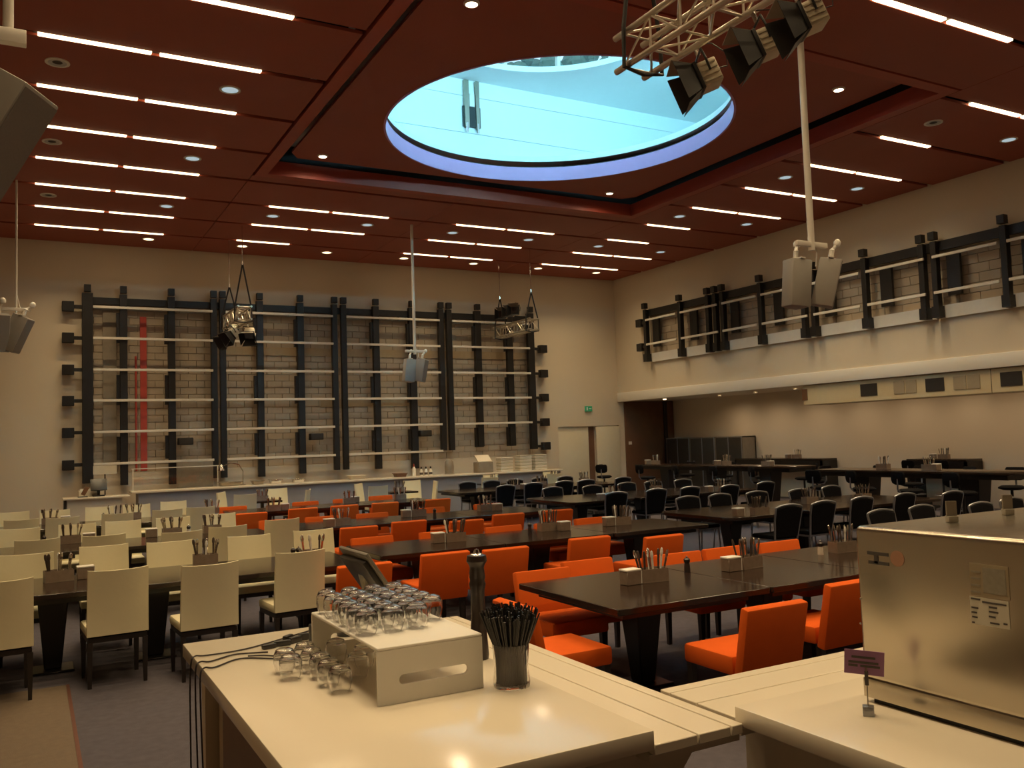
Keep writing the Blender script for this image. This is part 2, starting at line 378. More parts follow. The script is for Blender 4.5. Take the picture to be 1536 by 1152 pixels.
for i in range(900):
    t = random.uniform(.08*PI, .92*PI); rr = random.uniform(5.2, 6.0)
    r_ = random.uniform(.12, .26); z = 9.75+1.2*random.random()**1.3
    hd.lathe([(0,-r_),(r_*.7,-r_*.6),(r_,0),(r_*.7,r_*.65),(0,r_)], 7, (HX+rr*math.cos(t), HY+rr*math.sin(t), z))
hd = hd.build('roof_hedge', 'leaf'); tag(hd, 'blurred green roof planting seen through the lantern windows', 'hedge', kind='stuff')
rl = thing('ladder_track', 'grey metal hoist track on the white wall inside the skylight', 'hoist', (8.0, SY1-.01, 8.27))
MB().box(-.17, -.07, -.08, 0, .1, 1.1).build('rail_track', 'steel_dark', rl); MB().box(.09, .17, -.08, 0, .1, 1.1).build('rail_track', 'steel_dark', rl)
MB().box(-.20, .20, -.05, 0, .12, .55).build('motor_box', 'black', rl); MB().box(-.05, .06, -.07, -.005, .55, .82).build('bracket', 'napkin', rl)
for q in (-.12, .13): MB().cyl((q,-.06,0),(q,-.06,.2),.03).build('end_pin', 'chrome', rl)
# spots in the coffer corners
names = {(0,0):'near left corner',(1,0):'near right corner',(0,1):'far left corner',(1,1):'far right corner'}
for i in (0,1):
    for j in (0,1):
        o = thing('coffer_spotlight', f'bright round spotlight in the {names[(i,j)]} of the red panel around the skylight', 'spotlight', ((4.76,11.25)[i],(9.37,16.03-.35)[j],ZP), 0, 'spotlights around the skylight')
        MB().lathe([(.075,0),(.10,0),(.10,-.015),(.075,-.03),(.075,0)], 24).build('trim_ring', 'napkin', o, smooth=True)
        MB().lathe([(0,-.012),(.05,-.014),(.074,-.006),(.074,.0),(0,.0)], 24).build('lens', 'spot', o, smooth=True)
        L = bpy.data.lights.new('spot_beam', 'SPOT'); L.energy = 75; L.color = (1,.74,.48); L.spot_size = 2.95; L.spot_blend = .7; L.shadow_soft_size = .1
        lo = bpy.data.objects.new('spot_beam', L); C.objects.link(lo); lo.parent = o; lo.location = (0,0,-.04)

# linear lights
tube_me = MB().box(-.65, .65, -.043, .043, -.012, .03).mesh('diffuser', 'tube', bev=.012)
house_me = MB().box(-.70, .70, -.05, .05, .03, .10).mesh('housing', 'slot')
tube_lamp = bpy.data.lights.new('lamp', 'AREA'); tube_lamp.shape = 'RECTANGLE'; tube_lamp.size = 1.28; tube_lamp.size_y = .06
tube_lamp.energy = STRIP_W; tube_lamp.color = WARM; tube_lamp.spread = STRIP_SPREAD
COLS = [-4.36, .04, 4.44, 8.86, 13.24]
bank = ['far-left', 'left', 'second', 'third', 'right']
off = {(4,10.18,1),(4,16.94,1),(4,18.63,1),(2,22.01,1)}
rn = list(reversed(ROWS))
for c, x0 in enumerate(COLS):
    for r in ROWS:
        if r < 1 or r > 23: continue
        if c == 0: continue
        if c in (2,3) and 8.0 < r < 17: continue
        for k in (0,1):
            if any(c == q[0] and abs(r-q[1]) < .05 and k == q[2] for q in off): continue
            o = thing('linear_ceiling_light', f'{"left" if k == 0 else "right"} tube of lit linear light in {bank[c]} bank, {ORD[rn.index(r)]} row from back wall', 'ceiling light', (x0+.675+k*1.40, r, ZC), 0, 'linear lights in the red ceiling')
            link('diffuser', tube_me, o); link('housing', house_me, o)
            lo = bpy.data.objects.new('lamp', tube_lamp); C.objects.link(lo); lo.parent = o; lo.location = (0,0,-.014)
# round downlights
ring_me = MB().lathe([(.115,0),(.15,0),(.15,-.012),(.115,-.012),(.115,0)], 24).mesh('trim_ring', 'napkin', smooth=True)
ref_me = MB().lathe([(.06,-.003),(.114,-.012),(.116,-.002),(.06,-.001),(.06,-.003)], 24).mesh('reflector', 'dl_off', smooth=True)
baf_me = MB().lathe([(0,-.002),(.062,-.004),(.062,-.001),(0,-.001)], 20).mesh('baffle', 'slot', smooth=True)
lens_off = MB().lathe([(0,-.006),(.114,-.006),(.114,-.002),(0,-.002)], 24).mesh('lens', 'dl_dim', smooth=True)
lens_lit = MB().lathe([(0,-.006),(.114,-.006),(.114,-.002),(0,-.002)], 24).mesh('lens', 'dl_lit', smooth=True)
DX = [.30, 2.50, 4.72, 6.92, 9.12, 11.28, 13.46, 15.58]; DY = [22.6, 19.38, 15.98, 12.65, 9.30]
for j, y in enumerate(DY):
    for i, x in enumerate(DX):
        if 2 <= i <= 5 and 2 <= j: continue
        if j == 0 and i == 0: continue
        st = 'lit' if j == 0 else ('open' if i == 0 or (i == 6 and j == 4) else 'pale dim')
        o = thing('recessed_downlight', f'{st} round recessed downlight, {ORD[i]} from the left in {ORD[j]} row from back wall', 'downlight', (x,y,ZC), 0, 'round downlights in the red ceiling')
        link('trim_ring', ring_me, o)
        link('reflector' if st == 'open' else 'lens', ref_me if st == 'open' else (lens_lit if st == 'lit' else lens_off), o)
        if st == 'open': link('baffle', baf_me, o)

# ------------------------------------------------------------------ steel rack frames on the walls
def wall_frame(o, T, posts, rails, beam, ends, zt, zb, brackets):
    # local: u along wall, v out of the wall (towards the room), z up
    for u, w_, z0 in posts:
        MB().box(u-.075, u+.075, .14, .28, zt-.17, zt, T).build('post_head', 'black', o)
        MB().box(u-w_/2, u+w_/2, .10, .24, z0, zt-.2, T).build('post', 'black', o, bev=.006, seg=1)
    MB().box(beam[0], beam[1], .02, .12, beam[2], beam[3], T).build('top_beam', 'black', o)
    for a, b, z in rails: MB().box(a, b, .25, .29, z-.03, z+.03, T).build('rail', 'rail', o, bev=.005, seg=1)
    for u, z in brackets:
        b = MB().box(u-.13, u+.13, .06, .24, z-.12, z+.12, T).build('end_bracket', 'black', o, bev=.008, seg=1)
        MB().box(min(u, ends(u))-.0, max(u, ends(u)), .12, .2, z-.04, z+.04, T).build('bracket_arm', 'black', o)
ZR = [5.46, 4.70, 3.93, 3.18, 2.42, 1.65]
Tb = Matrix(((1,0,0,0),(0,-1,0,YB),(0,0,1,0),(0,0,0,1)))
fb = thing('wall_rack', 'large black steel rack with pale horizontal rails covering the back wall blockwork', 'wall rack')
posts = [(1.20,.24,1.20),(2.0,.17,1.12),(3.11,.17,1.08),(4.14,.15,1.18),(4.36,.15,1.18),(5.31,.17,1.16),(6.39,.18,1.19),(7.34,.15,1.24),(7.60,.15,1.24),(8.54,.18,1.22),(9.64,.2,1.18),(10.55,.16,1.66),(10.81,.16,1.66),(11.75,.2,1.74),(12.83,.2,1.72),(13.58,.22,1.6)]
rails = []
for a, b in ((1.32,4.10),(4.42,7.28),(7.66,10.48),(10.88,13.5)):
    for i, z in enumerate(ZR):
        if i == 5 and a > 10: continue
        rails.append((a, b, z))
wall_frame(fb, Tb, posts, rails, (1.2, 13.6, 5.55, 5.72), lambda u: 1.1 if u < 5 else 13.66, 6.0, 1.1, [(.78, z) for z in ZR]+[(14.02, z) for z in ZR[1:5]+[1.68]])
# wider black pieces hung on the posts between the rails
for u in (5.31,6.39,8.54,9.64,11.75,12.83,3.11,2.0):
    for i in (0,2,4):
        MB().box(u-.16, u+.09, .09, .2, ZR[i]-.86 if i < 4 else ZR[i]-.7, ZR[i]-.12, Tb).build('post_plate', 'black', fb)
Tr = Matrix(((0,-1,0,XR),(1,0,0,0),(0,0,1,0),(0,0,0,1)))
fr_ = thing('wall_rack', 'black steel rack with two pale rails along the upper right wall', 'wall rack')
PY = [21.72,20.07,18.85,18.55,18.25,16.82,15.36,15.05,13.53,12.05,11.75,10.23,8.75,8.45]
posts = [(y,.13,4.2) for y in PY]
cutY = [6.9,8.5,10.23,11.85,13.53,15.1,16.82,18.3,20.07,21.72]
rails = [(a+.1, b-.1, z) for a, b in zip(cutY, cutY[1:]) for z in (5.46, 4.70)]
wall_frame(fr_, Tr, posts, rails, (5.1, 21.7, 5.60, 5.80), lambda u: 21.75, 6.0, 4.2, [(22.05, 5.42),(22.05, 4.66)])
for y in PY: MB().box(y-.085,y+.085,.08,.27,4.18,4.42,Tr).build('post_foot','black',fr_)
for a, b in zip(cutY, cutY[1:]):
    MB().box(a+.02, b-.02, .02, .07, 4.17, 4.44, Tr).build('pale_band', 'band', fr_)
for u in (21.35, 19.6, 17.9, 16.3, 14.65, 13.05, 11.4, 9.8):
    MB().box(u-.15, u+.15, .03, .10, 4.62, 5.5, Tr).build('back_plate', 'black', fr_)
for a, b, c, d in ((4.45,13.55,4.38,4.60),(7.0,11.3,2.98,3.18)): MB().box(a,b,YB+.085,YB+.10,c,d).build('shade_band','shade_band',wall_back)  # thin brown strips added for the shaded bands across the blockwork
# fittings on the blockwork
o = MB().box(1.55, 1.86, YB+.05, YB+.095, RZ0+.02, 5.4).build('grey_duct', 'greypipe'); tag(o, 'grey vertical duct panel on blockwork at left end of back wall', 'duct')
o = MB().box(2.40, 2.55, YB+.04, YB+.095, RZ0+.02, 5.3).build('red_pipe', 'redpaint'); 
tag(o, 'wide red painted vertical pipe on blockwork behind the rack', 'pipe')
o = MB().cyl((2.30,YB+.06,RZ0+.02),(2.30,YB+.06,4.3),.025).build('red_pipe', 'redpaint'); tag(o, 'thin red pipe beside the grey duct panel', 'pipe')
for k, (x, y) in enumerate(((278,662),(474,655),(637,650))):
    p = ony(x, y, YB-.3); o = thing('wall_speaker', f'small black box speaker on the back wall rack, {("left","middle","right")[k]} of three', 'speaker', p, 0, 'small black speakers on the rack')
    MB().box(-.18,.18,-.12,.10,-.09,.09).build('cabinet', 'black', o, bev=.02); MB().box(-.15,.15,-.125,-.118,-.07,.07).build('grille', 'screen', o); MB().box(-.03,.03,.08,.2,-.04,.04).build('bracket', 'black', o)

# ------------------------------------------------------------------ duct box, lockers, shelves in the recess
du = thing('ventilation_duct', 'long beige ventilation duct box with grilles under the overhang', 'duct', (16.98, 15.75, 2.53))
MB().box(0,.75,-14.5,0,0,.49).build('casing', 'duct', du, bev=.01, seg=1)
def dpx(x): return onx(x, 585, 16.98).y-15.75
for x0, x1, kind in ((1203,1211,'wood'),(1291,1316,'screen'),(1341,1357,'grille'),(1359,1375,'grille'),(1389,1417,'screen'),(1431,1450,'grille'),(1452,1471,'grille'),(1502,1535,'screen')):
    MB().box(-.012, .004, dpx(x1), dpx(x0), .12, .40).build('grille' if kind == 'grille' else 'opening', kind, du)
MB().box(-.004,.004,dpx(1487.5)-.01,dpx(1487.5),.0,.49).build('joint', 'slot', du)
for k in range(3):
    y0 = 19.72+k*1.2
    o = thing('locker', f'dark two-door locker against the recess wall, {("nearest to camera","middle one","farthest, beside brown door")[k]} of three', 'locker', (18.6, y0, 0), 0, 'lockers along the recess wall')
    MB().box(.02,.56,0,.02,0,1.79).box(.02,.56,1.16,1.18,0,1.79).box(.02,.56,0,1.18,1.76,1.79).box(.02,.56,0,1.18,.0,.06).box(.52,.56,0,1.18,0,1.79).build('carcass', 'greypipe', o)
    for j in (0,1): 
        d = MB().box(.0,.02,.04+j*.57,.57+j*.57,.08,1.75).build('door', 'screen', o, bev=.004, seg=1)
        MB().box(-.02,.0,.08+j*.9,.10+j*.9,.9,1.05).build('handle', 'alu', d)
        MB().box(-.008,.012,.01+j*.57,.035+j*.57,.06,1.77).build('frame_edge', 'alu', o)
for k, (a, b) in enumerate(((16.7,20.0),(12.55,14.1))):
    o = thing('wall_shelf_table', f'{("long","short")[k]} dark high shelf table against the recess wall', 'table', (18.55, a, 0), 0, 'shelf tables in the recess')
    MB().box(0,.6,0,b-a,1.08,1.13).build('tabletop', 'table', o, bev=.006)
    MB().box(0,.04,0,b-a,.92,1.08).build('apron', 'tableleg', o)
    for q in (0, b-a-.06): MB().box(0.0,.6,q,q+.06,0,1.08).build('side_panel', 'tableleg', o)

# ------------------------------------------------------------------ serving bar along the back wall
br = thing('serving_bar', 'long serving bar with cream worktop and grey front along back wall', 'bar', (2.05, 22.15, 0))
MB().box(0,11.75,-.02,.72,.95,1.0).build('worktop', 'counter', br, bev=.006)
MB().box(.15,11.7,.06,.66,0,.95).build('front_panel', 'barfront', br)
dk = thing('cashier_desk', 'low cream cashier desk at left end of serving bar', 'desk', (.62, 21.75, 0))
MB().box(0,1.36,-.02,.68,.90,.94).build('desktop', 'counter', dk, bev=.006); MB().box(.08,1.2,.05,.62,0,.90).build('body', 'counter_body', dk); MB().box(.02,.07,.05,.6,0,.9).build('side_panel', 'screen', dk)
o = thing('till_screen', 'black angled till screen on the cashier desk', 'screen', (1.35, 22.05, .94)); MB().box(-.12,.12,-.1,.1,0,.03).build('base','black',o); MB().box(-.03,.03,.0,.05,.02,.22).build('stand','black',o); MB().box(-.17,.17,-.02,.02,-.14,.14,TR((0,-.02,.26),rx=-.5)).build('display','screen',o,bev=.006)
o = thing('card_terminal', 'small black payment terminal leaning on cashier desk', 'terminal', (1.02, 21.95, .94)); MB().box(-.1,.1,-.06,.06,0,.02).build('base','black',o); MB().box(-.045,.045,-.015,.015,0,.2,TR((0,0,.05),ry=.5)).build('handset','wood',o,bev=.005)
o = thing('paper_tray', 'cream paper tray with stacked paper behind till screen', 'tray', (1.15, 22.25, .94)); MB().box(-.2,.2,-.1,.1,0,.14).build('tray','paper',o,bev=.01); MB().box(-.18,.18,-.09,.09,.14,.17).build('paper_stack','napkin',o)
o = thing('price_board', 'cream price board on a black stand at left end of bar', 'sign', (1.52, 22.6, 0)); MB().box(-.25,.25,-.02,.02,1.42,1.62).build('board','paper',o); MB().cyl((0,0,.94),(0,0,1.45),.015).build('stand','black',o); MB().box(-.1,.1,-.1,.0,0,.94).build('plinth','barfront',o)
# things standing on the bar
def bx_on(name, label, cat, px, w_, d_, h_, mt, bev=.01, Y=22.55, group=None):
    p = ony(px, 712, Y); o = MB().box(-w_/2,w_/2,-d_/2,d_/2,0,h_).build(name, mt, bev=bev); o.location = (p.x, Y, 1.001); return tag(o, label, cat, group)
def shell(name, label, cat, px, w_, d_, h_, mt, lip=True, Y=22.5, group=None):
    p = ony(px, 712, Y); o = thing(name, label, cat, (p.x, Y, 1.001), 0, group)
    MB().box(-w_/2,w_/2,-d_/2,d_/2,0,h_,taper=(.86,.86)).build('bowl', mt, o, bev=.012); 
    MB().box(-w_/2-.02,w_/2+.02,-d_/2-.02,d_/2+.02,h_-.005,h_+.012).build('rim', mt, o, bev=.004, seg=1); return o
for k, (x, w_, m_) in enumerate(((345,.5,'steel_dark'),(386,.26,'steel_dark'),(413,.26,'chrome'),(447,.26,'chrome'),(534,.4,'counter_body'),(600,.3,'wood'))):
    shell('serving_dish', f'shallow rectangular serving dish on the bar, {ORD[k]} from the left', 'dish', x, w_, .3, .09, m_, group='dishes on the serving bar')
for k, x in enumerate((632,639,646)):
    p = ony(x, 708, 22.5); o = thing('sauce_bottle', f'small dark sauce bottle on the bar, {ORD[k]} of three', 'bottle', (p.x,22.5,1.001), 0, 'sauce bottles on the bar')
    MB().lathe([(.045,0),(.045,.13),(.02,.19)],12).build('body','napkin',o,smooth=True); MB().lathe([(.022,.19),(.022,.24),(0,.25)],10).build('cap','black',o,smooth=True); MB().lathe([(.046,.03),(.046,.09)],12).build('sticker','ink',o)
p = ony(621,706,22.45); o = thing('squeeze_bottle','white squeeze bottle beside the dark sauce bottles on bar','bottle',(p.x,22.45,1.001)); MB().lathe([(.05,0),(.05,.2),(.02,.26)],12).build('body','napkin',o,smooth=True); MB().lathe([(.02,.26),(.006,.34)],10).build('nozzle','redpaint',o,smooth=True)
for k, (x, n) in enumerate(((757,9),(785,10),(808,10))):
    for j in range(n):
        p = ony(x, 700, 22.5); o = MB().box(-.20,.20,-.17,.17,0,.042,taper=(.94,.94)).build('serving_tray','paper' if j % 2 else 'napkin',bev=.006,seg=1); o.location = (p.x, 22.5, 1.001+j*.0445)
        tag(o, f'pale serving tray, {ORD[j]} from the bottom of {("left","middle","right")[k]} tray stack on bar', 'tray', 'stacked trays on the serving bar')
p = ony(725,700,22.5); o = thing('bread_box','brown bread box with sloped lid on the serving bar','box',(p.x,22.5,1.001)); MB().box(-.22,.22,-.2,.2,0,.3).build('body','greypipe',o,bev=.01); MB().box(-.22,.22,-.02,.02,0,.3,TR((0,-.12,.3),rx=-.9)).build('lid','counter_body',o,bev=.006)
p = ony(674,700,22.5); o = thing('paper_dispenser','grey rounded dispenser standing on the bar','dispenser',(p.x,22.5,1.001)); MB().lathe([(.12,0),(.13,.2),(.12,.34),(.06,.42),(0,.43)],16).build('body','greypipe',o,smooth=True); MB().lathe([(.14,0),(.14,.03),(.12,.03)],16).build('base','ink_mid',o)
p = ony(327,712,22.6); o = thing('gooseneck_lamp','chrome gooseneck heat lamp over the serving bar','lamp',(p.x,22.6,1.0))
MB().sweep([(0.6,0,0),(0.6,0,.35),(.5,0,.52),(.3,0,.56),(.12,0,.5)],.012).build('neck','chrome',o,smooth=True); MB().lathe([(.09,0),(.05,.1),(.02,.16),(0,.17)],14,(.08,0,.38)).build('shade','chrome',o,smooth=True); MB().lathe([(.07,0),(.07,.02),(0,.02)],14,(.6,0,.001)).build('foot','chrome',o)
o = MB().box(-.42,.42,-.02,.02,0,.62).build('sneeze_panel','greypipe'); p = ony(293,712,22.8); o.location=(p.x,22.8,1.001); tag(o,'brownish upright panel standing on the bar near left end','panel')
gl = thing('glass_guard','clear glass guard with thin top rail over left part of bar','guard',(2.1,22.7,1.0)); MB().box(0,2.0,0,.008,.12,.5).build('pane','glass',gl); MB().box(0,2.0,-.01,.018,.5,.52).build('rail','rail',gl)
for q in (.03,1.97): MB().box(q-.012,q+.012,-.01,.018,0,.5).build('upright','rail',gl)

# ------------------------------------------------------------------ seats
def cream_chair():
    o = thing('cream_chair', None, None)
    MB().box(-.235,.235,-.20,.26,.405,.485).build('seat','cream',o,bev=.02)
    nx, nz = 9, 6; vs = []; fs = []
    for side in (0,1):
        for j in range(nz+1):
            for i in range(nx+1):
                u = -1+2*i/nx; z = .42+.53*j/nz; y = -.19-.085*(j/nz)**1.3+.028*u*u*(j/nz)-.045*side*(1-.35*j/nz)
                if j == nz: z += .012*abs(u)**3
                vs.append((u*(.236-.004*j/nz), y, z))
    W = nx+1; K = W*(nz+1)
    for j in range(nz):
        for i in range(nx):
            a = j*W+i; fs += [(a,a+1,a+W+1,a+W),(K+a,K+a+W,K+a+W+1,K+a+1)]
    for i in range(nx): fs += [(i,K+i,K+i+1,i+1),(nz*W+i,nz*W+i+1,K+nz*W+i+1,K+nz*W+i)]
    for j in range(nz): fs += [(j*W,(j+1)*W,K+(j+1)*W,K+j*W),(j*W+nx,K+j*W+nx,K+(j+1)*W+nx,(j+1)*W+nx)]
    MB().add(vs, fs).build('backrest','cream',o,smooth=True)
    MB().box(-.225,.225,-.215,.25,.365,.405).build('seat_frame','darkleg',o)
    for sx in (-1,1):
        for sy, y in ((-1,-.205),(1,.235)): MB().box(sx*.212-.02,sx*.212+.02,y-.02,y+.02,0,.37,taper=(.7,.7)).build('leg','darkleg',o)
    return o
def orange_chair():
    o = thing('orange_chair', None, None)
    MB().box(-.265,.265,-.20,.29,.345,.475).build('seat','orange',o,bev=.025)
    T = TR((0,-.205,.34),rx=.20)
    MB().box(-.268,.268,-.075,.0,-.01,.475,T).build('backrest','orange',o,bev=.018)
    for sx in (-1,1):
        for sy, y in ((-1,-.21),(1,.25)): MB().box(sx*.225-.024,sx*.225+.024,y-.024,y+.024,0,.35,taper=(.7,.7)).build('leg','darkleg',o)
    return o
def black_chair():
    o = thing('banquet_chair', None, None)
    MB().box(-.215,.215,-.2,.23,.43,.49).build('seat','blackpad',o,bev=.02)
    MB().box(-.205,.205,-.19,.21,.405,.432).build('seat_frame','alu',o)
    def arch(w0, w1, h0, h1, y0, y1, n=10):
        pts = [(-w0, y0, h0), (-w1*.97, y0+(y1-y0)*.6, h0+(h1-h0)*.6), (-w1, y1*.985, h1-.075), (-w1*.985, y1*.99, h1-.05)]
        for i in range(n+1):
            u = -.92+1.84*i/n; pts.append((u*w1, y1, h1-.035*u*u-.012))
        pts += [(w1*.985, y1*.99, h1-.05), (w1, y1*.985, h1-.075), (w1*.97, y0+(y1-y0)*.6, h0+(h1-h0)*.6), (w0, y0, h0)]
        return pts
    MB().sweep(arch(.20,.24,.40,.915,-.20,-.29),.016,6).build('back_frame','alu',o,smooth=True)
    poly = [(-.195,-.03),(.195,-.03)]; top = [(u*.232,.405-.04*u*u) for u in (1,.6,.2,-.2,-.6,-1)]
    MB().prism(poly+top,-.02,.02,TR((0,-.215,.49),rx=PI/2+.19)).build('back_pad','blackpad',o,bev=.008,seg=1)
    for sx in (-1,1):
        MB().cyl((sx*.20,-.20,.42),(sx*.215,-.25,0),.013,n=6).build('leg','alu',o,smooth=True)
        MB().cyl((sx*.20,.20,.42),(sx*.21,.22,0),.013,n=6).build('leg','alu',o,smooth=True)
    return o
def stool():
    o = thing('bar_stool', None, None)
    MB().lathe([(0,0),(.15,0),(.215,.025),(.215,.05),(.17,.075),(0,.08)],18,(0,0,.74)).build('seat','blackpad',o,smooth=True)
    MB().cyl((0,0,.30),(0,0,.74),.024,n=10).build('column','black',o,smooth=True); MB().cyl((0,0,.08),(0,0,.32),.034,n=10).build('gas_lift','black',o,smooth=True)
    MB().sweep([(0,-.02,.735),(0,-.2,.745),(0,-.265,.82),(0,-.255,1.0)],.016,6).build('back_strut','alu',o,smooth=True)
    pad = MB(); vs=[]; 
    pl = [(-.17,-.06),(-.15,-.11),(-.08,-.135),(.08,-.135),(.15,-.11),(.17,-.06),(.17,.05),(.14,.10),(-.14,.10),(-.17,.05)]
    MB().prism(pl,-.022,.022,TR((0,-.245,1.03),rx=PI/2+.08)).build('backrest','blackpad',o,bev=.012)
    MB().lathe([(.19,0),(.205,.01),(.19,.02),(.178,.01),(.19,0)],20,(0,0,.32)).build('foot_ring','alu',o,smooth=True)
    for k in range(5):
        t = 2*PI*k/5+.3; a = Vector((math.cos(t), math.sin(t), 0))
        q = MB().cyl(Vector((0,0,.10)), a*.28+Vector((0,0,.055)), .022,.014,n=6).build('base_arm','black',o,smooth=True)
        MB().cyl(a*.275+Vector((0,0,.055)), a*.275, .018,.022,n=8).build('glide','black',q)
    return o
def seat(kind, x, y, rz, label, group):
    mk, off_, nm = {'cream':(cream_chair,.27,'chair'),'orange':(orange_chair,.31,'chair'),'black':(black_chair,.29,'chair')}[kind]
    d = Vector((-math.sin(rz), math.cos(rz)))
    return place(kind, mk, (x+d.x*off_, y+d.y*off_, 0), rz, label, nm, group)
rowname = {'W':['front','middle','rear'],'O':['nearest','second','third','farthest'],'B':['nearest','second','third','farthest']}
def row(kind, near, far, tname, adj):
    for side, lst, rz, txt in (('near', near, 0, 'seen from behind'), ('far', far, PI, 'facing the camera')):
        for i, (x, y) in enumerate(sorted(lst)):
            j = random.uniform(-.03,.03)+(.06 if kind == 'cream' and side == 'near' else 0)
            seat(kind, x, y, rz+j, f'{adj} {txt}, {ORD[i]} from left on {side} side of {tname}', f'{adj}s at the {tname}')
CR, OC, BC = 'cream chair', 'orange chair', 'black chair'
row('cream', [(-.21,7.95),(.64,8.03),(1.33,7.79),(2.18,8.10)], [(-.03,9.9),(.67,10.15),(1.30,10.03),(2.11,9.98),(2.85,10.05)], 'front cream-chair table', CR)
row('cream', [(.07,11.5),(.76,11.43),(1.58,11.12),(2.16,11.4),(2.95,11.85)], [(-.12,13.38),(.56,13.5),(1.14,13.55),(1.80,13.56),(2.47,13.7)], 'middle cream-chair table', CR)
row('cream', [(-.12,15.25),(.43,15.15),(1.21,15.3),(1.97,15.45),(2.51,15.57)], [(-.25,17.4),(.37,17.25),(1.08,17.44),(1.69,17.44),(2.38,17.85)], 'rear cream-chair table', CR)
row('orange', [(4.23,4.28),(5.30,4.57),(6.35,4.5)], [(3.84,6.55),(4.47,6.8),(5.36,6.6),(5.96,6.62),(6.66,6.6)], 'nearest orange-chair table', OC)
seat('orange', 2.93, 5.36, -PI/2, 'orange chair at the left end of the nearest orange-chair table, turned sideways', f'{OC}s at the nearest orange-chair table')
row('orange', [(2.75,8.0),(3.68,8.23),(4.32,8.13),(5.49,8.32),(6.17,7.86)], [(3.62,10.2),(4.50,10.2),(5.39,10.15),(6.10,10.1),(6.82,10.25)], 'second orange-chair table', OC)
row('orange', [(3.93,11.63),(4.77,11.9),(5.42,11.35),(6.34,11.8),(7.22,11.8)], [(3.33,13.75),(4.05,13.75),(4.87,13.7),(6.0,13.95),(7.1,13.95)], 'third orange-chair table', OC)
row('orange', [(3.35,15.6),(4.33,15.9),(5.12,15.95),(5.92,15.95),(7.01,15.95)], [(3.43,17.6),(4.88,17.7),(5.75,17.8),(6.63,18.1)], 'farthest orange-chair table', OC)
row('black', [(9.4,4.4),(10.6,4.4)], [(9.2,7.4),(10.03,7.45),(10.8,7.15),(11.7,7.3)], 'nearest black-chair table', BC)
row('black', [(9.1,8.8),(9.85,8.87),(10.77,8.97),(11.7,8.95),(12.43,8.66)], [(9.33,11.2),(10.03,11.22),(10.8,11.16),(11.6,10.98),(12.56,11.13)], 'second black-chair table', BC)
row('black', [(9.3,13.12),(10.3,13.24),(11.06,13.18),(11.82,12.92),(12.91,13.07)], [(9.5,15.68),(10.3,15.4),(11.33,15.6),(12.04,15.6),(12.8,15.5)], 'third black-chair table', BC)
row('black', [(9.3,17.35),(10.16,17.6),(11.0,17.6),(11.6,17.58),(12.76,17.7)], [(9.5,19.75),(10.15,19.7),(10.85,19.75),(11.6,19.8),(12.33,19.7)], 'farthest black-chair table', BC)

# ------------------------------------------------------------------ tables
def table(x0, x1, y0, y1, label, group, z=.75, legs=1, rad=.02):
    cx, cy = (x0+x1)/2, (y0+y1)/2
    o = thing('dining_table', label, 'table', (cx, cy, 0), 0, group)
    hx, hy = (x1-x0)/2, (y1-y0)/2; poly = []
    for sx, sy, t0 in ((1,-1,-PI/2),(1,1,0),(-1,1,PI/2),(-1,-1,PI)):
        for k in range(4): t = t0+PI/2*k/3; poly.append((sx*(hx-rad)+rad*math.cos(t), sy*(hy-rad)+rad*math.sin(t)))
    MB().prism(poly, z-.045, z).build('tabletop','table',o,bev=.004,seg=1)
    MB().box(-hx+.12,hx-.12,-hy+.12,hy-.12,z-.10,z-.045).build('apron','tableleg',o)
    for u in ([0] if legs == 1 else [-hx+.42, hx-.42]):
        MB().box(u-.125,u+.125,-.125,.125,.02,z-.10,taper=(.55,.55)).build('pedestal','tableleg',o,bev=.01,seg=1)
        MB().box(u-.17,u+.17,-.17,.17,0,.02).build('base_plate','tableleg',o,bev=.008,seg=1)
    return o
TB = []
for k, (ya, yb) in enumerate(((8.42,9.58),(11.92,13.08),(15.78,16.95))):
    for j, (xa, xb) in enumerate(((-1.7,.595),(.605,2.9))): table(xa, xb, ya, yb, f'dark table among cream chairs, {rowname["W"][k]} row, {("left","right")[j]} half', 'dark tables among the cream chairs', legs=2)
osec = {0:((3.47,4.87),(4.88,6.05),(6.06,7.4)), 1:((3.2,4.68),(4.69,6.16),(6.17,7.65)), 2:((3.25,4.65),(4.66,6.06),(6.07,7.5)), 3:((3.2,4.5),(4.51,5.8),(5.81,7.2))}
for k, (ya, yb) in enumerate(((4.93,6.32),(8.78,9.95),(12.28,13.45),(16.3,17.4))):
    for j, (xa, xb) in enumerate(osec[k]): table(xa, xb, ya, yb, f'dark glossy table among orange chairs, {rowname["O"][k]} row, {("left","middle","right")[j]} section', 'dark tables among the orange chairs')
for k, (ya, yb) in enumerate(((5.0,6.9),(9.12,10.78),(13.35,15.2),(17.95,19.5))):
    for j, (xa, xb) in enumerate(((8.35,9.83),(9.84,11.32),(11.33,12.85))): table(xa+.15*(k>1), xb+.15*(k>1), ya, yb, f'dark table among black chairs, {rowname["B"][k]} row, {("left","middle","right")[j]} section', 'dark tables among the black chairs', rad=.22 if j == 0 else .02)

